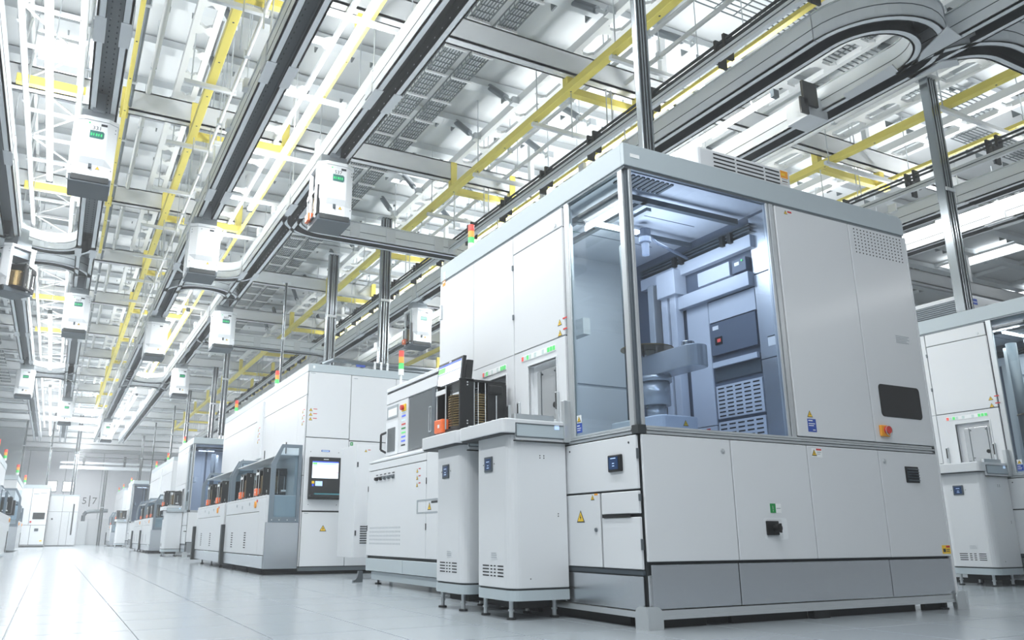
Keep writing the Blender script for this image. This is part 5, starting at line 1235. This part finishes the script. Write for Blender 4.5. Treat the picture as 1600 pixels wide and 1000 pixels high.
# seismic braces
def brace(label, x, y, z0=6.32, z1=6.95, dy=.7, dx=0.0, g='seismic braces under the ceiling'):
    t = thing('seismic_brace', label, 'brace', (x, y, z0), g)
    a, c = Vector((x, y, z0)), Vector((x + dx, y + dy, z1)); d = c - a
    b = MB(); b.cyl(a, a + d * .35, .022, 8); build('rod', b, 'alu', t); b = MB(); b.cyl(a + d * .3, a + d, .05, 12); build('cylinder', b, 'alud', t)
    b = MB(); b.box(x - .05, x + .05, y - .08, y + .02, z0 - .05, z0 + .05); b.cyl((x - .07, y - .03, z0), (x + .07, y - .03, z0), .015, 8); build('clevis', b, 'alu', t)
    return t
k = 0; BR = []
for j in range(6):
    for x, lb in ((5.0, 'yellow beam over the near machine'), (6.3, 'black bus bar'), (1.2, 'short-armed yellow beam'), (9.2, 'right-hand yellow beam')):
        for q in (0, 1):
            y = 5.2 + j * PER + q * 1.15
            lab = 'grey ceiling brace beside the %s, %s from the camera' % (lb, ORD[j * 2 + q])
            if not BR: br = brace(lab, 0, 0); br.location = (x, y, 6.32); BR.append(br); bx0 = br
            else:
                o = dup(bx0, (x - bx0.location.x, y - bx0.location.y, 0), lab, 'seismic braces under the ceiling')

# white cross struts at lamp bays and truss between the two left rails
t = thing('white_truss', 'white cross-braced truss hanging between the two left rails', 'truss', (-.62, 12, 6))
for x in (-.93, -.36):
    for z in (5.9, 6.5):
        b = MB(); b.box(x - .02, x + .02, 6, 42, z, z + .04); build('chord', b, 'whitem', t)
y = 6.2; n = 0
while y < 34:
    b = MB(); s1, s2 = (-.93, -.36) if n % 2 else (-.36, -.93)
    b.tube([(s1, y, 5.92), (s2, y + .8, 5.92)], .016, 6); b.tube([(-.93, y, 5.92), (-.93, y + .4, 6.52)], .016, 6); b.tube([(-.36, y + .4, 6.52), (-.36, y + .8, 5.92)], .016, 6); build('brace', b, 'whitem', t)
    b = MB(); b.box(-.95, -.34, y, y + .04, 5.9, 5.94); build('strut', b, 'whitem', t)
    y += .8; n += 1
def strut(label, x0, x1, y, z, m='whitem'):
    t = thing('cross_strut', label, 'strut', ((x0 + x1) / 2, y, z))
    b = MB(); b.box(x0, x1, y, y + .05, z, z + .05); build('bar', b, m, t)
    b = MB()
    for x in (x0 + .08, x1 - .08): b.cyl((x, y + .025, z), (x, y + .025, CZ - .115), .008, 6)
    build('rod', b, 'alu', t)
for k in range(8):
    y = 6.2 + k * PER * .5
    strut('white cross strut over the bus bar near the pole, %s from the camera' % ORD[k], 4.9, 6.3, y, 5.62)
    strut('white cross strut over the middle rails, %s from the camera' % ORD[k], 1.3, 2.8, y + .5, 5.5)
    strut('white cross strut beside the short-armed yellow beam, %s from the camera' % ORD[k], .75, 1.35, y + 1.0, 5.62)
for k in range(5):
    strut('white cross strut at the right, beyond the yellow beam, %s from the camera' % ORD[k], 9.2, 11.2, 5.2 + k * 1.7, 5.62)

# poles: slotted aluminium profile posts
def pole(label, x, y, z0, z1, s=.05, n=2):
    t = thing('support_pole', label, 'pole', (x, y, z0), 'slotted support poles')
    for i in range(n):
        xx = x + (i - (n - 1) / 2) * s * 1.9
        b = MB(); b.box(xx - s * .8, xx - s * .28, y - s, y + s, z0, z1); b.box(xx + s * .28, xx + s * .8, y - s, y + s, z0, z1); build('profile', b, 'profile', t, bev=.006)
        b = MB(); b.box(xx - s * .3, xx + s * .3, y - s * .6, y + s * .6, z0, z1); build('slot', b, 'gap', t)
    b = MB(); b.box(x - s * 1.6, x + s * 1.6, y - s * 1.3, y - s, (z0 + z1) / 2 - .02, (z0 + z1) / 2 + .02); build('clip', b, 'alu', t)
    b = MB(); b.box(x - s * 3, x + s * 3, y - s * 2, y + s * 2, z1 - .01, z1); build('cap_plate', b, 'beam', t)
    return t
pole('slotted support pole standing on the roof of the nearest machine', 3.26, 3.80, 2.93, 6.88, .028, 2)
pole('tall slotted pole standing on the screen machine, right one of two', 4.68, 12.55, 2.9, 6.0, .05, 2)
pole('tall slotted pole standing on the screen machine, left one of two', 3.62, 12.15, 2.87, 5.0, .045, 2)
pole('slotted support pole at the right, standing by the right-edge roof box', 8.96, 5.18, 2.94, 5.95, .052, 2)
pole('thin pole on the long side of the screen machine', 3.30, 14.0, 2.87, 5.0, .025, 1)
pole('pair of poles above the third loading table', 3.30, 19.6, 2.8, 5.5, .04, 2); pole('second pole farther along the row, beyond the screen machine', 3.5, 22.4, 2.94, 5.0, .04, 2)
pole('third far pole in the right-hand row', 3.4, 26.5, 2.87, 5.0, .035, 2); pole('fourth far pole in the right-hand row', 3.4, 30.0, 2.9, 5.0, .035, 1)
pole('fifth far pole in the right-hand row', 3.3, 35, 0, 5.0, .03, 1); pole('sixth far pole in the right-hand row', 3.3, 40, 2.9, 5.0, .03, 2)
pole('double pole in the middle of the hall end', .75, 48.4, 2.56, 6.88, .06, 2); pole('thin pole left of the double pole at the hall end', -.5, 46.2, 2.86, 6.88, .05, 1); pole('thin pole over the left row, far away', -1.7, 46, 2.86, 6.88, .06, 1)
pole('far pole at the hall end right of the double pole', 2.38, 50.4, 0, 4.1, .05, 2)

# ------------------------------------------------------------------ thin haze in the hall air
hz = bpy.data.materials.new('hall_haze'); hz.use_nodes = True; nt = hz.node_tree; nt.nodes.clear()
out = nt.nodes.new('ShaderNodeOutputMaterial'); vsn = nt.nodes.new('ShaderNodeVolumeScatter')
vsn.inputs['Color'].default_value = (.97, .985, 1, 1); vsn.inputs['Density'].default_value = .0042; vsn.inputs['Anisotropy'].default_value = .3
nt.links.new(vsn.outputs[0], out.inputs['Volume']); M['haze'] = hz
b = MB(); b.box(-9.6, 30.6, -7, 61.5, -.4, 8.6); o = build('haze', b, 'haze', kind='stuff'); o['label'] = 'thin bright haze filling the air of the hall'; o['category'] = 'haze'
